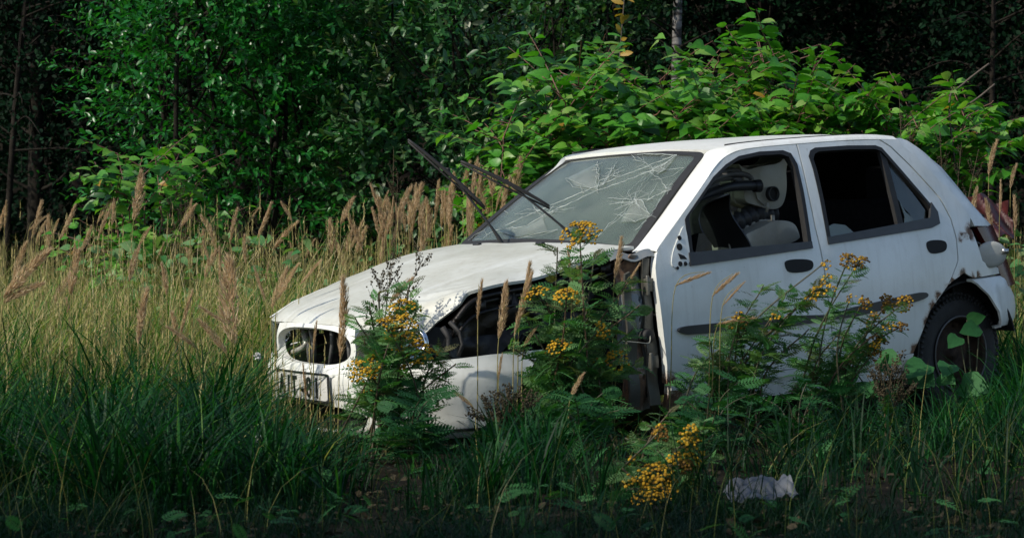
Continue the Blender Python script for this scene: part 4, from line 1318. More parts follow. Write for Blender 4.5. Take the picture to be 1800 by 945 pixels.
# far wood: nobody could count its leaves
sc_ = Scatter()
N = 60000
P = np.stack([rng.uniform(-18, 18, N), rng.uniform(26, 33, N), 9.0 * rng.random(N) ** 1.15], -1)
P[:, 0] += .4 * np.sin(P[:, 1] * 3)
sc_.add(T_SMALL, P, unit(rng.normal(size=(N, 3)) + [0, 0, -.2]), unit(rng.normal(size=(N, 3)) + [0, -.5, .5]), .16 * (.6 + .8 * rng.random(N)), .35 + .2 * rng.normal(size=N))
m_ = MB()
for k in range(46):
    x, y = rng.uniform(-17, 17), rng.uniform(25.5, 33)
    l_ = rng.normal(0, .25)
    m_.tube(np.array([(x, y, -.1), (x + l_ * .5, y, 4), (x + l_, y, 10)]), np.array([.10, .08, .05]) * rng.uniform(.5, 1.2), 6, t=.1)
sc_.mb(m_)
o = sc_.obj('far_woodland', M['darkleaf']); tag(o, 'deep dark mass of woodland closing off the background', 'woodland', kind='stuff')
gx2 = np.linspace(-60, 60, 30); gy2 = np.linspace(34, 75, 14)
X2, Y2 = np.meshgrid(gx2, gy2, indexing='ij')
mb = MB(); mb.grid(np.stack([X2, Y2, -.3 + 15 * np.clip((Y2 - 34) / 14, 0, 1) ** .8 + .8 * np.sin(X2 * .9 + Y2)], -1), flip=True)  # rising ground added to block sky light between the leaves
tag(mb.obj('added_hill', M['soil']), 'dark rising ground added behind the wood to block the sky', 'added_hill', kind='structure')

# unseen trees added left of the frame to throw shade across the foreground
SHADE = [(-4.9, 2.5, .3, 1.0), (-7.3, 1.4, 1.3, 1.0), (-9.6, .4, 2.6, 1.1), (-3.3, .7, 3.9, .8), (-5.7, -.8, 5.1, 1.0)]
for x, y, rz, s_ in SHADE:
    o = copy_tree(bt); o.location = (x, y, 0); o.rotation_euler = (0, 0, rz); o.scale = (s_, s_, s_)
    tag(o, 'unseen broadleaf tree added left of the picture to shade the near grass', 'tree', 'added shade trees beside the meadow')

o = copy_tree(wil); o.location = (-4.6, 4.6, 0); o.rotation_euler = (0, 0, 1.9); o.scale = (.8, .8, .75)  # unseen shrub added to cast shade on the left foreground
tag(o, 'unseen willow shrub added left of the picture to shade the near meadow', 'shrub')

ct = leafy('added_shade_tree', 2.7, 2.7, 3.0, 7.5, 1900, 12, .085, T_SMALL, M['darkleaf'], M['bark'], 1, 44, .6, .45, 3.0)  # unseen tree added to cut the skylight on the foreground
ct.location = (3.9, 2.9, 0); tag(ct, 'unseen spreading tree added beside the camera to shade the foreground', 'tree')

# ---- knotweed
def knotweed(nst, spread, h, side_n, leafs, lsz, mat, seed_dir=None):
    root = empty('knotweed_bush')
    mb = MB(); sc_ = Scatter()
    def leaves(P, n_, f0, sz, flat=1.0):
        f = f0 + (1 - f0) * (np.arange(n_) + .6) / n_
        q, t_ = along(P, f)
        up = np.array([0, 0, 1.0])
        s0 = unit(np.cross(t_, up) + 1e-6)
        alt = np.where(np.arange(n_) % 2 == 0, 1.0, -1.0)[:, None]
        d = unit(s0 * alt * .85 + t_ * .55 + rng.normal(0, .18, (n_, 3)) + [0, 0, -.22])
        nn = unit(up * .8 + t_ * .15 + s0 * alt * -.1 + rng.normal(0, .28, (n_, 3)) + np.array([-.30, -.30, 0]))
        q = q + d * .02
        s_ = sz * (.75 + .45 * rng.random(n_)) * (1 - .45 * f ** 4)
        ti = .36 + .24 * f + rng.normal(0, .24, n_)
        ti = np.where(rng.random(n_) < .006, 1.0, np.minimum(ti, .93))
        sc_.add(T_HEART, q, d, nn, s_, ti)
    for k in range(nst):
        a = 6.28 * (k + rng.random() * .8) / nst
        o_ = np.array([math.cos(a), math.sin(a) * .7, 0])
        r_ = spread * (.35 + .65 * rng.random())
        hh = h * (.72 + .3 * rng.random())
        P = catmull([o_ * .15, o_ * (.15 + r_ * .25) + [0, 0, hh * .5], o_ * (.15 + r_ * .62) + [0, 0, hh * .86], o_ * (.15 + r_) + [0, 0, hh * .97]], 6)
        P[:, :2] += rng.normal(0, .012, (len(P), 2))
        mb.tube(P, np.linspace(.010, .003, len(P)), 6)
        leaves(P, 12, .35, lsz)
        for j in range(side_n):
            f = .28 + .66 * rng.random()
            q, t_ = along(P, [f])
            b = rng.random() * 6.28
            L = (.35 + .5 * rng.random()) * (1.15 - .5 * f)
            dv = unit(np.array([math.cos(b), math.sin(b), 0]) * .9 + o_ * .6 + [0, 0, .45 + .3 * rng.random()])
            Q = catmull([q[0], q[0] + dv * L * .55, q[0] + dv * L + [0, 0, -.06 * L]], 5)
            mb.tube(Q, np.linspace(.0045, .0015, len(Q)), 5, cap=False)
            leaves(Q, leafs, .12, lsz)
    mb.obj('stems', M['kstem'], root)
    sc_.obj('foliage', mat, root)
    return root


GK = 'knotweed bushes behind the car'
kn = knotweed(27, 1.02, 1.95, 13, 10, .132, M['knot'])
place(kn, 1085, 13.7, 0.2, .93, True); tag(kn, 'bright green knotweed bush spreading left above the windscreen', 'bush', GK)
o = place(kn, 1190, 14.2, 2.1, 1.04); tag(o, 'tall bright knotweed bush behind the front of the car roof', 'bush', GK)
o = place(kn, 1385, 14.3, 4.0, .95); tag(o, 'knotweed bush behind the middle of the car roof', 'bush', GK)
o = place(kn, 1555, 14.0, 5.2, .92); tag(o, 'knotweed bush behind the rear end of the car roof', 'bush', GK)
o = place(kn, 1290, 13.5, 3.1, .84); tag(o, 'lower knotweed bush close behind the roof between the taller ones', 'bush', GK)
o = place(kn, 1000, 13.2, 5.9, .66); tag(o, 'lowest knotweed bush at the windscreen corner beside the plumes', 'bush', GK)
ks = knotweed(9, .38, 1.70, 7, 8, .13, M['knot'])
place(ks, 262, 14.9, 1.0, .92, True); tag(ks, 'small bright broad leaved bush in front of the large left willow', 'bush')

# yellowing sapling
root = empty('sapling', at(1088, 15.2))
mb = MB(); P = catmull([(0, 0, 0), (.02, 0, .9), (-.02, 0, 1.6), (.04, 0, 2.5)], 6); mb.tube(P, np.linspace(.008, .003, len(P)), 5); mb.obj('stem', M['deadwood'], root)
sc_ = Scatter(); q, t_ = along(P, np.linspace(.66, 1, 26)); sc_.add(T_WILLOW, q, unit(rng.normal(size=(26, 3)) * [1, 1, .3] + [0, 0, .35]), unit(rng.normal(size=(26, 3)) + [0, -.5, .5]), .085 * (.7 + .5 * rng.random(26)), rng.random(26))
sc_.obj('foliage', M['yellowleaf'], root); tag(root, 'thin sapling with yellow leaves rising above the knotweed', 'sapling')

# bare twigs at right
root = empty('bare_branch', at(1690, 13.6))
for pl_ in ([(1680, 300, 13.6), (1668, 180, 13.6), (1690, 150, 13.6), (1738, 112, 13.6)], [(1690, 190, 13.6), (1715, 175, 13.5), (1748, 148, 13.5)]):
    mb = MB(); mb.tube(catmull([pt(*p) - at(1690, 13.6) for p in pl_], 6), .006, 5); mb.obj('twig', M['deadwood'], root)
tag(root, 'bare bleached forked branch sticking up behind the tailgate', 'branch')

# ---- reed grass with feathery plumes
def plume_mesh(seed, fat):
    r2 = np.random.default_rng(seed)
    sc_ = Scatter()
    n_ = 420
    f = r2.random(n_) ** .9
    a = r2.random(n_) * 6.28
    bend = np.stack([.10 * f ** 2, 0 * f, f], -1)
    rad = fat * (np.sin(np.pi * np.clip(f * .92 + .06, 0, 1)) ** .7) * r2.random(n_) ** .5
    q = bend + np.stack([np.cos(a) * rad, np.sin(a) * rad, 0 * f], -1)
    d = unit(np.stack([np.cos(a) * .35, np.sin(a) * .35, 1 + 0 * f], -1) + r2.normal(0, .16, (n_, 3)))
    sc_.add((T_TRI[0] * [1.3, 1, 1], T_TRI[1], T_TRI[2]), q - d * .03, d, unit(r2.normal(size=(n_, 3))), .09 + .06 * r2.random(n_), r2.random(n_) * .9)
    me = sc_.obj('plume', M['plume'])
    d_ = me.data; bpy.data.objects.remove(me)
    return d_


PL = [plume_mesh(1, .060), plume_mesh(2, .085), plume_mesh(3, .045), plume_mesh(4, .105), plume_mesh(5, .070)]
GP = 'reed grass plumes around the car'
plume_count = 0


def plume(tip, base, Y, lab=None, var=None, dx=0.0, group=GP, dY=0.0):
    """tip and base of the seed head in the photograph; the stem grows from the ground below"""
    global plume_count
    b = pt(base[0], base[1], Y); t = pt(tip[0], tip[1], Y + dY)
    g = np.array([b[0] + dx - (t[0] - b[0]) * .25, Y + rng.normal(0, .03), -.02])
    root = empty('reed_grass', g)
    b -= g; t -= g
    ax = t - b; L = np.linalg.norm(ax)
    mb = MB()
    P = catmull([(0, 0, 0), b * .5 + [(-b[0] * .12), 0, 0], b, b + ax * .9], 6)
    mb.tube(P, np.linspace(.0028, .0010, len(P)), 4, t=.45 + .2 * rng.random(), cap=False)
    mb.obj('stem', M['drygrass'], root)
    sc_ = Scatter()
    o = bpy.data.objects.new('plume', PL[plume_count % 5 if var is None else var]); C.objects.link(o); o.parent = root
    z = unit(ax); x = unit(np.cross([0, 1.0, 0], z)) if abs(z[1]) < .95 else np.array([1.0, 0, 0])
    x = x * (1 if ax[0] >= 0 else -1); y = np.cross(z, x)
    mt = Matrix(np.stack([x, y, z], 1).tolist()).to_4x4() @ Matrix.Diagonal((L * rng.uniform(.55, 1.25) * (-1 if rng.random() < .3 else 1), L * rng.uniform(.6, 1.2), L, 1))
    mt.translation = Vector(b)
    o.matrix_local = mt
    tag(root, lab or 'buff feathery reed grass plume standing in the meadow', 'grass plume', group, 'thing')
    plume_count += 1
    return root


for tip, base, Y, lab, var in [
    ((78, 432), (8, 522), 8.6, 'long buff grass plume arching right at the left picture edge', 1),
    ((72, 490), (8, 530), 8.6, 'short side plume drooping under the long one at the left edge', 4),
    ((248, 507), (243, 602), 8.4, 'upright fat tan plume standing alone in the left meadow', 0),
    ((333, 510), (316, 592), 8.6, 'pale upright plume left of the pair of leaning plumes', 0),
    ((296, 570), (346, 612), 8.5, 'plume bent over to the left, lowest in the left meadow', 4),
    ((355, 558), (398, 620), 8.6, 'thick plume tilted left below the dark grass blades', 1),
    ((348, 542), (400, 568), 8.8, 'small plume lying almost level beside the thick tilted plume', 2),
    ((385, 455), (410, 600), 9.0, 'tall drooping plume of the loose tuft left of the car nose', 3),
    ((258, 305), (235, 385), 14.0, 'tallest plume against the small bright bush', 1),
    ((615, 490), (598, 628), 8.5, 'tall tan plume in front of the bonnet edge', 0),
    ((553, 565), (551, 622), 8.6, 'thin brown plume in front of the grille', 2),
    ((536, 640), (538, 712), 8.4, 'brown plume in front of the number plate', 2),
    ((720, 484), (686, 532), 8.7, 'slanting plume above the yellow flowers on the bonnet', 0),
    ((842, 492), (840, 562), 8.7, 'slim tan plume in front of the torn wing', 2),
    ((897, 496), (877, 592), 8.6, 'fattest fluffy plume in front of the wheel arch', 3),
    ((928, 478), (905, 588), 8.6, 'tall plume right behind the fattest plume', 0),
    ((940, 465), (914, 560), 8.7, 'plume with nodding tip left of the yellow flowers', 0),
    ((942, 572), (920, 612), 8.6, 'small slanted plume above the bumper corner', 4),
    ((880, 622), (876, 668), 8.5, 'short tan plume in front of the bumper side', 4),
    ((800, 686), (832, 716), 8.3, 'fallen brown plume lying across the bumper side', 4),
    ((1100, 420), (1080, 488), 8.8, 'light plume touching the windscreen corner', 0),
    ((1127, 466), (1088, 520), 8.8, 'narrow plume slanting over the hinge pillar', 2),
    ((1000, 432), (1004, 490), 8.8, 'pale plume left of the tall yellow flower stem', 2),
    ((1021, 468), (1024, 528), 8.8, 'pale plume right behind the tall yellow flower stem', 2),
    ((1022, 654), (1002, 702), 8.4, 'short brown plume low beside the wheel arch', 1),
    ((1245, 474), (1188, 502), 8.9, 'plume bowing right in front of the front door', 2),
    ((1293, 476), (1253, 520), 8.9, 'first of two thin grey plumes on the front door', 2),
    ((1306, 494), (1270, 538), 8.9, 'second thin grey plume lower on the front door', 2),
    ((1325, 553), (1262, 570), 8.9, 'ragged plume over the side moulding of the front door', 2),
    ((1746, 246), (1738, 305), 13.0, 'tall brown plume beside the bare branch', 0),
    ((1782, 288), (1776, 330), 12.6, 'brown plume at the right edge above the red scrap', 0),
    ((560, 456), (528, 500), 9.8, 'plume leaning right over the far bonnet edge', 0),
    ((500, 468), (478, 540), 9.3, 'bushy plume beside the far headlight', 3),
    ((520, 462), (488, 525), 9.5, 'slanting plume just behind the bushy one at the far headlight', 1)]:
    plume(tip, base, Y, lab, var)
for tip, base in (((1712, 330), (1708, 392)), ((1762, 318), (1757, 376)), ((1738, 350), (1742, 410)), ((1788, 345), (1784, 405)), ((1722, 372), (1726, 425))):
    plume(tip, base, 12.0, 'brown plume among the weeds in front of the red scrap', None, group='plumes in front of the red scrap')
# the crowd behind the wipers and the scattered field
for k in range(66):
    px = rng.uniform(625, 940)
    top = np.interp(px, [610, 700, 800, 900, 940], [352, 325, 302, 272, 262]) + rng.normal(8, 16)
    L = rng.uniform(36, 82)
    top += rng.exponential(14)
    plume((px + rng.normal(5, 9), top), (px, top + L), rng.uniform(12.3, 14.5), 'buff plume in the dense crowd of plumes behind the raised wipers', None, group='dense reed grass behind the wipers')
for k in range(40):
    px = rng.uniform(-20, 640)
    top = rng.uniform(345, 430) + rng.normal(0, 8)
    L = rng.uniform(26, 64)
    plume((px + rng.normal(8, 15), top), (px, top + L), rng.uniform(11.5, 15.5), 'pinkish buff plume scattered in the sunlit left meadow', None, group='reed grass of the left meadow')

for k in range(15):
    px = rng.uniform(-10, 470); top = rng.uniform(410, 560); L = rng.uniform(34, 78)
    plume((px + rng.normal(4, 20), top), (px, top + L), rng.uniform(8.9, 11.4), 'tan plume among the tangled grass of the near left meadow', None, group='reed grass of the near left meadow')

# ---- grass
rows_c = np.array(CARM)[:3, :3]; tr_c = np.array(CARM)[:3, 3]


def in_car(X, Y, pad=0.0):
    p = np.stack([X - tr_c[0], Y - tr_c[1], np.zeros_like(X)], -1) @ rows_c
    return (p[:, 0] > -.72 - pad) & (p[:, 0] < 3.0 + pad) & (abs(p[:, 1]) < .78 + pad)


def blades(N, yr, hr, wr, lean, mode, tmu, tsd, xlim=None, rows=4):
    Y = yr[0] + (yr[1] - yr[0]) * rng.random(N)
    if xlim is None: N = int(N * 1.28); xlim = (-370, 2170); Y = yr[0] + (yr[1] - yr[0]) * rng.random(N)
    px = rng.uniform(*xlim, N)
    X = (px - 900) / FPX * Y
    az = rng.random(N) * 6.28
    if mode:       # mode = blades per tuft, fanning out from a common foot
        c = np.arange(N) // mode * mode
        X0, Y0 = X[c], Y[c]
        rr = .055 * rng.random(N) ** .6
        X = X0 + np.cos(az) * rr; Y = Y0 + np.sin(az) * rr
        px = X / Y * FPX + 900
    ok = ~in_car(X, Y, .02)
    # tufts: clumpy density
    cl = np.sin(X * 7.3 + 1.3 * np.sin(Y * 5.1)) * np.cos(Y * 6.1 + 1.7 * np.sin(X * 4.3)) + .5 * np.sin(X * 17 + Y * 13)
    ok &= rng.random(N) < np.clip(.55 + .65 * cl, .06, 1)
    ok &= (rng.random(N) > .2) | (px < 1080) | (px > 1690) | (Y > 8.6)
    X, Y, px, cl, az = X[ok], Y[ok], px[ok], cl[ok], az[ok]
    N = len(X)
    h = hr[0] + (hr[1] - hr[0]) * rng.random(N) ** 1.2
    big = np.sin(X * 1.9 + 1.1 * np.sin(Y * 1.3)) * np.cos(Y * 1.5 + X * .7) + .6 * np.sin(X * 3.7 - Y * 2.9)
    h *= 1 + .18 * np.clip(cl, -1, 1) + .16 * np.clip(big, -1.2, 1.2)
    # nothing in front of the car grows taller than the photograph shows
    lim = np.interp(px, [0, 380, 450, 520, 600, 640, 830, 870, 950, 1000, 1170, 1300, 1450, 1600, 1660, 1740, 1770, 1800], [605, 615, 660, 715, 735, 770, 775, 700, 690, 735, 725, 705, 680, 660, 660, 665, 610, 540])
    lim = lim + rng.normal(0, 26, N) + np.where(px < 430, np.interp(Y, [7, 9.5], [30, -150]), 0)
    yc = np.interp(px, [440, 800, 1100, 1700, 1800], [9.4, 9.0, 9.2, 10.8, 11.0])
    front = (Y < yc + .1)
    zmax = CAM_Z - (lim - 432.5) / FPX * Y
    h = np.where(front, np.minimum(h, np.maximum(zmax * rng.uniform(.75, 1.05, N) * 1.12, .04)), h)
    ln = lean * (.3 + rng.random(N)) * (1 + rng.random(N) ** 4)
    wd = wr[0] + (wr[1] - wr[0]) * rng.random(N)
    wd = wd * np.clip(h / .3, .45, 1)
    dx, dy = np.cos(az), np.sin(az)
    fa = az + rng.normal(math.pi / 2, .5, N)
    sx, sy = np.cos(fa), np.sin(fa)
    ts = np.linspace(0, 1, rows + 1)
    V = np.zeros((N, rows * 2 + 1, 3), np.float32)
    for i, t in enumerate(ts):
        bend = ln * h * t ** 2
        cx = X + dx * bend; cy = Y + dy * bend
        cz = h * (t - .38 * np.minimum(ln, 1.6) * t ** 2.4) - .02
        if i == rows:
            V[:, -1] = np.stack([cx, cy, cz], -1)
        else:
            ww = wd * (1 - .75 * t ** 1.8) * .5
            V[:, 2 * i] = np.stack([cx - sx * ww, cy - sy * ww, cz], -1)
            V[:, 2 * i + 1] = np.stack([cx + sx * ww, cy + sy * ww, cz], -1)
    k = rows * 2 + 1
    off = (np.arange(N) * k)[:, None, None]
    f4 = np.array([(2 * i, 2 * i + 1, 2 * i + 3, 2 * i + 2) for i in range(rows - 1)])
    f3 = np.array([(k - 3, k - 2, k - 1)])
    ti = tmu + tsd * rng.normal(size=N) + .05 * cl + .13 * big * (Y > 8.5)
    ti = ti - .20 * np.clip((8.8 - Y) / 1.2, 0, 1) - .12 * (px > 1120) * (Y < 8.6)  # shade painted into the tint: near and right-hand foreground grass made darker
    return V.reshape(-1, 3), (f3[None] + off).reshape(-1, 3), (f4[None] + off).reshape(-1, 4), np.repeat(np.clip(ti, 0, 1), k), (V[:, -1], h, N)


class Pile(Scatter):
    def put(s, r):
        V, f3, f4, t, _ = r
        s.V.append(V); s.F3.append(f3 + s.n); s.F4.append(f4 + s.n); s.T.append(t); s.n += len(V)
        return _


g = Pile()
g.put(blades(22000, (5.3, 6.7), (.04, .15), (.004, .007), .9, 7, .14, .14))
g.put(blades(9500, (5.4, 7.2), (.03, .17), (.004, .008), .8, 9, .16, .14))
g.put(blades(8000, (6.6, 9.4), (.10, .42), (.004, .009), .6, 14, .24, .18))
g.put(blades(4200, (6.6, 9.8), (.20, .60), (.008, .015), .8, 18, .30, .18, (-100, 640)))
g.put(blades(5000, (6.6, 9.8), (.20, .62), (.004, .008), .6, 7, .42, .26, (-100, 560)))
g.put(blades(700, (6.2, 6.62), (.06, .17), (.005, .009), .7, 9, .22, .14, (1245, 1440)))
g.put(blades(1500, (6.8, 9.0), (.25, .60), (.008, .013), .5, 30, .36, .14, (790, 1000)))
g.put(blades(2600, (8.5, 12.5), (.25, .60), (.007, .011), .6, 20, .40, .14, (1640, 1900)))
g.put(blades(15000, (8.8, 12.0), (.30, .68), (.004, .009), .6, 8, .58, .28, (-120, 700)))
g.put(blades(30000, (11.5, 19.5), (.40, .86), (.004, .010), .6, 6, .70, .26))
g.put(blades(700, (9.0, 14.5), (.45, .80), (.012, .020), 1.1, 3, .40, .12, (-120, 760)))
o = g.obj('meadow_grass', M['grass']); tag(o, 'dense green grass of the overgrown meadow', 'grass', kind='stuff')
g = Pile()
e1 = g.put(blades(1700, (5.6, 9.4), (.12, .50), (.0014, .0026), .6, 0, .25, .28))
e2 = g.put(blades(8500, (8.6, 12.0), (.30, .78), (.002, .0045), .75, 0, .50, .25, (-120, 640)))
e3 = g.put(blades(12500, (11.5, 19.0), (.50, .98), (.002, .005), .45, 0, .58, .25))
for (tip, h, N), pr, sz in ((e2, .65, .05), (e3, .55, .06)):
    ok = rng.random(N) < pr
    tp = tip[ok].astype(float); n_ = len(tp)
    # narrow seed spikes along the upper end of the stems
    for q in range(7):
        f = q / 7
        d = unit(rng.normal(0, .16, (n_, 3)) + [0, 0, 1])
        g.add((T_TRI[0] * [.8, .8, 1], T_TRI[1], T_TRI[2]), tp + np.array([0, 0, -1]) * f * .11 - d * .02, d, unit(rng.normal(size=(n_, 3))), sz, .55 + .3 * rng.random(n_))
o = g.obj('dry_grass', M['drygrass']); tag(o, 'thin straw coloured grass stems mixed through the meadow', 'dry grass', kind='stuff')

# ---- low leafy ground cover
sc_ = Scatter()
N = 450
Y = 5.6 + 4.4 * rng.random(N); px = rng.uniform(-60, 1860, N); X = (px - 900) / FPX * Y
ok = ~in_car(X, Y, 0); X, Y = X[ok], Y[ok]; N = len(X)
sc_.add(T_TANSY[1], np.stack([X, Y, .02 + .06 * rng.random(N)], -1), unit(rng.normal(size=(N, 3)) * [1, 1, .3] + [0, 0, .35]), unit(rng.normal(size=(N, 3)) * .5 + [0, 0, 1]), .04 + .06 * rng.random(N), .25 + .2 * rng.normal(size=N))
N = 2600
Y = 12.5 + 3.5 * rng.random(N); px = rng.uniform(-60, 1860, N); X = (px - 900) / FPX * Y
ok = ~in_car(X, Y, 0.1) & (np.sin(X * 3 + Y) > -.1); X, Y = X[ok], Y[ok]; N = len(X)
sc_.add(T_HEART, np.stack([X, Y, .35 + .5 * rng.random(N)], -1), unit(rng.normal(size=(N, 3)) * [1, 1, .3]), unit(rng.normal(size=(N, 3)) * .5 + [-.2, -.3, 1]), .05 + .05 * rng.random(N), .75 + .2 * rng.normal(size=N))
o = sc_.obj('ground_weeds', M['tansyleaf']); tag(o, 'low leafy weeds and clover growing between the grass', 'weeds', kind='stuff')

sc_ = Scatter()
N = 5200
Y = 5.3 + 5 * rng.random(N) ** 1.3; px = rng.uniform(-60, 1860, N); X = (px - 900) / FPX * Y
sc_.add(T_SMALL, np.stack([X, Y, .0 + .03 * rng.random(N)], -1), unit(rng.normal(size=(N, 3)) * [1, 1, .25]), unit(rng.normal(size=(N, 3)) * .5 + [0, 0, 1]), .012 + .03 * rng.random(N) ** 2, .0 + .3 * rng.random(N))
o = sc_.obj('leaf_litter', M['spray']); tag(o, 'dead brown leaf litter on the ground between the grass', 'leaf litter', kind='stuff')

# ---- tansy
def tansy(base_px, Y, heads, lab, nleaf=26, lsz=.14, lean=0.0, extra=(), dens=1.0):
    g0 = at(base_px, Y)
    root = empty('tansy_plant', g0)
    sc_ = Scatter(); mb = MB()
    hub = None
    for i, (hx, hy, hw, old) in enumerate(list(heads) + [(a, b, 0, 0) for a, b in extra]):
        yy = Y + (rng.uniform(-.22, -.04) if hw else rng.uniform(-.10, .16))
        e = pt(hx, hy, yy) - g0
        s0 = np.array([rng.normal(0, .09) + lean * .02, rng.normal(0, .08), 0])
        midp = s0 * .4 + e * .55 + np.array([-e[0] * rng.uniform(.12, .34) + rng.normal(0, .02), rng.normal(0, .03), .05 * rng.random()])
        P = catmull([s0, midp, e - (unit(e - midp)) * .015, e], 8)
        mb.tube(P, np.linspace(.0045, .0018, len(P)), 5, t=.3 + .5 * rng.random(), cap=False)
        n_ = int((nleaf if hw > 12 or hw == 0 else nleaf * .45) * dens)
        f = .10 + (.82 if hw else .90) * rng.random(n_) ** .62
        q, t_ = along(P, f)
        a = rng.random(n_) * 6.28
        d = unit(np.stack([np.cos(a), np.sin(a), 0 * a], -1) + t_ * (.35 + .5 * rng.random((n_, 1))))
        nn = unit(t_ * .7 + rng.normal(0, .45, (n_, 3)) + [-.15, -.15, .4])
        sz = lsz * (.98 - .40 * f) * (.6 + .5 * rng.random(n_))
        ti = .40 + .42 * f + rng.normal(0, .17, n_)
        kind = rng.integers(0, 3, n_)
        for v in range(3):
            m_ = kind == v
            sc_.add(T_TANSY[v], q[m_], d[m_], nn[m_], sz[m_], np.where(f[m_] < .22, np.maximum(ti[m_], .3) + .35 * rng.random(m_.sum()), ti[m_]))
        if hw:
            # flat topped cluster of button flowers
            hd = Scatter()
            Rm = hw * 1.08 * yy / FPX
            nb = max(6, int((hw / 3.5) ** 2 * (1.8 if old else 1.15)))
            r_ = Rm * np.sqrt(rng.random(nb)); aa = rng.random(nb) * 6.28
            for _ in range(12):          # push the buttons apart
                p2 = np.stack([r_ * np.cos(aa), r_ * np.sin(aa)], -1)
                dd_ = p2[:, None] - p2[None]; dist = np.linalg.norm(dd_, axis=-1) + np.eye(nb)
                push = np.where(dist < .0098, (.0098 - dist) * .4, 0)[..., None] * dd_ / dist[..., None]
                p2 = p2 + push.sum(1)
                r_ = np.hypot(p2[:, 0], p2[:, 1]); aa = np.arctan2(p2[:, 1], p2[:, 0])
            tilt = unit(np.array([-.25, -.55, 1.0]) + rng.normal(0, .25, 3) + ([0, 0, -.6] if old else 0))
            ax1 = unit(np.cross(tilt, [0, 1.0, .2])); ax2 = np.cross(tilt, ax1)
            loc = e + p2[:, :1] * ax1 + p2[:, 1:] * ax2 + tilt * (-.55 * r_ ** 2 / max(Rm, .01) + rng.normal(0, .004, nb))[:, None]
            nb_d = unit(tilt + (p2[:, :1] * ax1 + p2[:, 1:] * ax2) / max(Rm, .01) * .5 + rng.normal(0, .15, (nb, 3)))
            any_ = unit(rng.normal(size=(nb, 3)))
            # template z axis points along the button's axis
            d_ = unit(np.cross(nb_d, any_))
            hd.add(T_BALL, loc, d_, nb_d, .0060 * (.7 + .5 * rng.random(nb)), rng.normal(.62, .22, nb))
            ho = hd.obj('flower_head', M['oldbutton'] if old else M['button'], root)
            st = MB()
            for p in loc[::2]:
                st.tube(np.array([e - tilt * .035 + (p - e) * .1, (e + p) / 2 - tilt * .014, p - tilt * .003]), .0009, 3, t=.2, cap=False)
            st.obj('flower_stalks', M['tansystem'], ho)
            if old: ho['label'] = 'withered brown flower head'
    mb.obj('stems', M['tansystem'], root)
    sc_.obj('foliage', M['tansyleaf'], root)
    tag(root, lab, 'wildflower', 'flowering tansy plants')
    return root


tansy(690, 8.5, [(702, 529, 24, 0), (671, 561, 13, 0), (706, 563, 26, 0), (690, 556, 14, 0), (711, 588, 27, 0), (732, 606, 32, 0), (690, 582, 15, 0), (635, 640, 24, 0), (657, 643, 18, 0), (651, 624, 12, 0), (706, 642, 7, 0), (649, 683, 9, 0), (733, 634, 8, 0), (733, 541, 7, 1)],
      'tansy with stacked mustard yellow flower heads in front of the headlight', 26, .15, extra=((760, 650), (640, 600), (790, 690), (620, 700), (665, 520), (625, 560), (775, 610), (720, 500), (800, 640), (650, 540)))
tansy(1015, 8.7, [(1018, 397, 36, 0), (940, 507, 21, 0), (997, 511, 24, 0), (977, 601, 23, 0), (1057, 574, 16, 0), (1084, 630, 20, 0), (1047, 634, 13, 0), (993, 622, 7, 0)],
      'tallest tansy standing in front of the torn off front wing', 38, .16, extra=((1110, 580), (930, 650), (1040, 540), (1100, 500), (1075, 660), (925, 560), (1000, 470), (1120, 540), (900, 610), (960, 520), (1045, 450), (980, 440), (1115, 640)))
tansy(1265, 9.1, [(1296, 560, 16, 1), (1360, 553, 9, 0), (1440, 502, 23, 0), (1452, 488, 13, 0), (1448, 462, 11, 0), (1300, 550, 9, 0), (1420, 520, 12, 0)],
      'bushy tansy leaning right over the front door below its handle', 44, .15, 1, extra=((1340, 505), (1385, 560), (1250, 600), (1300, 590), (1420, 580), (1350, 620), (1380, 520), (1230, 640), (1320, 650)))
tansy(1420, 9.25, [(1492, 452, 16, 1), (1512, 456, 15, 1), (1518, 528, 12, 1), (1562, 530, 15, 1), (1590, 530, 15, 1), (1588, 570, 12, 1), (1545, 590, 18, 1), (1535, 565, 13, 1), (1495, 520, 10, 0), (1540, 600, 13, 0), (1535, 620, 12, 1), (1560, 570, 12, 0)],
      'tansy with drooping withered brown heads over the rear door moulding', 34, .13, 1, extra=((1470, 590), (1400, 630), (1500, 560), (1450, 560), (1440, 610), (1520, 600)))
tansy(1165, 7.05, [(1158, 760, 14, 1), (1214, 752, 15, 0), (1208, 772, 14, 0), (1222, 772, 12, 0), (1216, 800, 20, 0), (1205, 815, 12, 1), (1109, 803, 9, 0), (1150, 826, 30, 0), (1110, 838, 13, 0), (1170, 842, 20, 0), (1136, 860, 26, 0), (1168, 862, 18, 0), (1188, 800, 12, 0), (1205, 840, 12, 1), (1124, 832, 9, 0)],
      'low tansy in the near grass with round golden flower heads', 17, .11, extra=((1130, 740), (1180, 720), (1240, 740), (1100, 770), (1250, 800)))

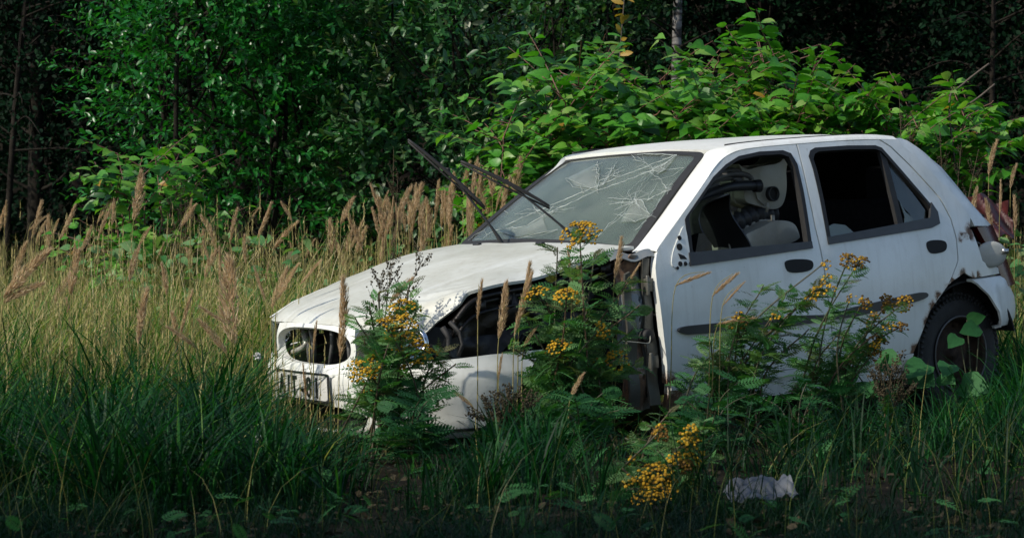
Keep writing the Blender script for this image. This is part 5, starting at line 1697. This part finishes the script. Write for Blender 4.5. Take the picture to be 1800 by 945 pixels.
# leafy weeds without flowers in front of the car and along the sill
def weed(px, Y, tops, lab, mat='tansyleaf', lsz=.15, n_=14):
    g0 = at(px, Y); root = empty('fern_leaved_weed', g0); sc_ = Scatter(); mb = MB()
    for (hx, hy) in tops:
        e = pt(hx, hy, Y + rng.uniform(-.15, .15)) - g0
        P = catmull([(0, 0, 0), e * .55 + [-e[0] * .2, 0, .05], e], 6)
        mb.tube(P, np.linspace(.004, .0015, len(P)), 5, t=.4, cap=False)
        f = .15 + .85 * rng.random(n_); q, t_ = along(P, f); a = rng.random(n_) * 6.28
        d = unit(np.stack([np.cos(a), np.sin(a), 0 * a], -1) + t_ * .6)
        sc_.add(T_TANSY[rng.integers(3)], q, d, unit(t_ + rng.normal(0, .3, (n_, 3)) + [0, 0, .4]), lsz * (1.1 - .4 * f), .12 + .16 * rng.normal(size=n_))
    mb.obj('stems', M['tansystem'], root); sc_.obj('foliage', M[mat], root)
    tag(root, lab, 'weed', 'fern leaved weeds')
weed(720, 8.0, [(690, 720), (740, 700), (770, 690), (670, 760), (720, 740), (760, 760)], 'fern leaved weed right below the stacked yellow flowers')
weed(1020, 8.1, [(960, 690), (1010, 700), (1060, 690), (1090, 720), (1000, 730)], 'fern leaved weed in the dark below the wheel arch')
weed(1240, 8.2, [(1200, 700), (1250, 690), (1300, 670), (1330, 690), (1220, 730)], 'fern leaved weed under the front door')
weed(1400, 8.3, [(1370, 690), (1420, 670), (1460, 680), (1340, 700)], 'fern leaved weed under the drooping brown flower heads')

# mugwort with dark seed sprays
def mugwort(px, Y, tops, lab, leafy_=.5):
    g0 = at(px, Y); root = empty('mugwort', g0); sc_ = Scatter(); mb = MB()
    for (hx, hy) in tops:
        bd = Scatter()
        e = pt(hx, hy, Y) - g0
        P = catmull([(0, 0, 0), e * .55 + [-e[0] * .18, 0, .05], e], 8)
        mb.tube(P, np.linspace(.005, .0012, len(P)), 5, t=.7, cap=False)
        n_ = 26
        f = .15 + .6 * rng.random(n_); q, t_ = along(P, f); a = rng.random(n_) * 6.28
        d = unit(np.stack([np.cos(a), np.sin(a), 0 * a], -1) + t_ * .7)
        sc_.add(T_MUG[0], q, d, unit(t_ + rng.normal(0, .3, (n_, 3))), .10 * (1.2 - f), .5 + .2 * rng.normal(size=n_))
        for k in range(16):
            f = .52 + .46 * rng.random(); q, t_ = along(P, [f]); a = rng.random() * 6.28
            L = .20 * (1.15 - f) + .03
            dv = unit(np.array([math.cos(a), math.sin(a), 0]) * .6 + t_[0])
            Q = np.array([q[0], q[0] + dv * L * .5, q[0] + dv * L + [0, 0, .01]])
            mb.tube(Q, .0010, 3, t=.6, cap=False)
            nb = 14
            pp_, tt_ = along(Q, rng.random(nb)); bd.add(T_BALL, pp_ + rng.normal(0, .005, (nb, 3)), unit(rng.normal(size=(nb, 3))), unit(rng.normal(size=(nb, 3))), .0028 + .002 * rng.random(nb), rng.random(nb) * .6)
        bd.obj('seed_spray', M['spray'], root)
    mb.obj('stems', M['tansystem'], root); sc_.obj('foliage', M['palewillow'], root)
    tag(root, lab, 'weed', 'mugwort stalks with seed sprays')
mugwort(665, 8.9, [(745, 450), (690, 462), (668, 490)], 'dark mugwort stalks crossing the bonnet')
mugwort(690, 14.0, [(692, 262), (700, 300)], 'pale mugwort spire in front of the willows left of the wipers')
mugwort(1595, 13.0, [(1580, 165), (1600, 215), (1560, 250)], 'grey green mugwort rising behind the rear roof corner')
mugwort(1668, 12.8, [(1650, 215), (1690, 250), (1720, 262)], 'grey green mugwort beside the tailgate')
mugwort(320, 14.5, [(318, 318), (330, 350), (300, 345)], 'brown mugwort below the small bright bush')
mugwort(895, 8.0, [(900, 705), (870, 720), (930, 712), (850, 735)], 'withered mugwort tuft in front of the bumper side')
mugwort(1560, 8.4, [(1545, 665), (1570, 640), (1590, 690)], 'withered brown stalks below the rear door')

# broad leaved weeds beside the rear wheel
def broadleaf(px, Y, tips, lab, mat='tansyleaf'):
    g0 = at(px, Y); root = empty('broadleaf_weed', g0); mb = MB(); k = 0
    for (hx, hy, sz) in tips:
        e = pt(hx, hy, Y) - g0
        P = catmull([(0, 0, 0), e * .6 + [0, 0, .03], e], 5); mb.tube(P, .003, 5, t=.3, cap=False)
        sc_ = Scatter(); dv = unit(np.array([e[0] * .8 + rng.normal(0, .08), -.12, .02 - .08 * rng.random()]))
        dv = unit(dv + rng.normal(0, .45, 3) * [1, .5, .4])
        sc_.add(T_BIG, [e], dv, unit(np.array([-.2, -.75, .6]) + rng.normal(0, .35, 3)), sz * (.85 + .3 * rng.random()), .05 + .25 * rng.random())
        sc_.obj('leaf', M[mat], root)
    mb.obj('stems', M['tansystem'], root)
    tag(root, lab, 'weed', 'broad leaved weeds beside the rear wheel')
broadleaf(1560, 9.5, [(1545, 628, .12), (1500, 650, .11), (1590, 650, .10), (1530, 670, .13), (1565, 640, .10), (1610, 668, .11)], 'broad leaved weed covering the rear end of the sill')
broadleaf(1650, 9.4, [(1630, 640, .13), (1655, 655, .12), (1690, 672, .13), (1620, 665, .12), (1670, 640, .10), (1700, 690, .12)], 'broad leaved weed in front of the rear tyre')
broadleaf(1712, 9.75, [(1700, 562, .085), (1722, 575, .09), (1686, 592, .08)], 'thin weed with three leaves climbing over the rear wheel rim')

# small white flowers
for px, py, Y, lab in ((300, 800, 7.2, 'small white clover head low in the left grass'), (455, 772, 7.4, 'white clover head below the number plate'), (452, 626, 8.4, 'tiny white flower left of the car nose')):
    g0 = at(px, Y); root = empty('white_flower', g0)
    e = pt(px, py, Y) - g0
    mb = MB(); mb.tube(np.array([(0, 0, 0), e * .5 + [.01, 0, 0], e]), .0015, 4, t=.3, cap=False); mb.obj('stem', M['grass'], root)
    sc_ = Scatter(); dd_ = rand_dirs(46, .6); sc_.add(T_SMALL, e + dd_ * .003, dd_, unit(rng.normal(size=(46, 3))), .013, 1.0)
    sc_.obj('flower', M['plate'], root); tag(root, lab, 'flower')

# ---- litter
def crumpled(name, mat, nu, nv, fn, t, lab, cat, parent=None):
    mb = MB(); mb.grid(np.array([[fn(u, v) for u in np.linspace(0, 1, nu)] for v in np.linspace(0, 1, nv)]), flip=False)
    o = mb.obj(name, mat); solid(o, t, 0); tag(o, lab, cat); return o
sheet = [(-.13, -.04), (-.02, -.055), (.05, -.045), (.12, -.05), (.15, .0), (.12, .07), (.03, .065), (-.04, .085), (-.10, .06), (-.15, .02)]
g0 = pt(1338, 868, 6.65)
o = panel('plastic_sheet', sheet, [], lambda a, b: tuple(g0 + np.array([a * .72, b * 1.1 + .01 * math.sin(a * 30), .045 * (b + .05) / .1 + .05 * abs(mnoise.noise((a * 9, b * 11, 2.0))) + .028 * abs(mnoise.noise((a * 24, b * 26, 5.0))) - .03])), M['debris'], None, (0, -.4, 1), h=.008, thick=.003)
tag(o, 'shade-darkened white plastic sheet lying in the dark near grass', 'plastic sheet')
def scrap(u, v):
    b = pt(1698 + 92 * u, 418 - 84 * v - 26 * v * (1 - u) * 0 + 22 * u * v, 12.3)
    return b + np.array([0, .25 * v + .06 * math.sin(u * 7 + 2 * v) + .03 * math.sin(u * 19 + v * 11), .02 * math.sin(u * 11 + v * 9)])
crumpled('scrap_panel', M['redmetal'], 30, 20, scrap, .006, 'crumpled faded red body panel lying behind the tailgate', 'scrap panel')
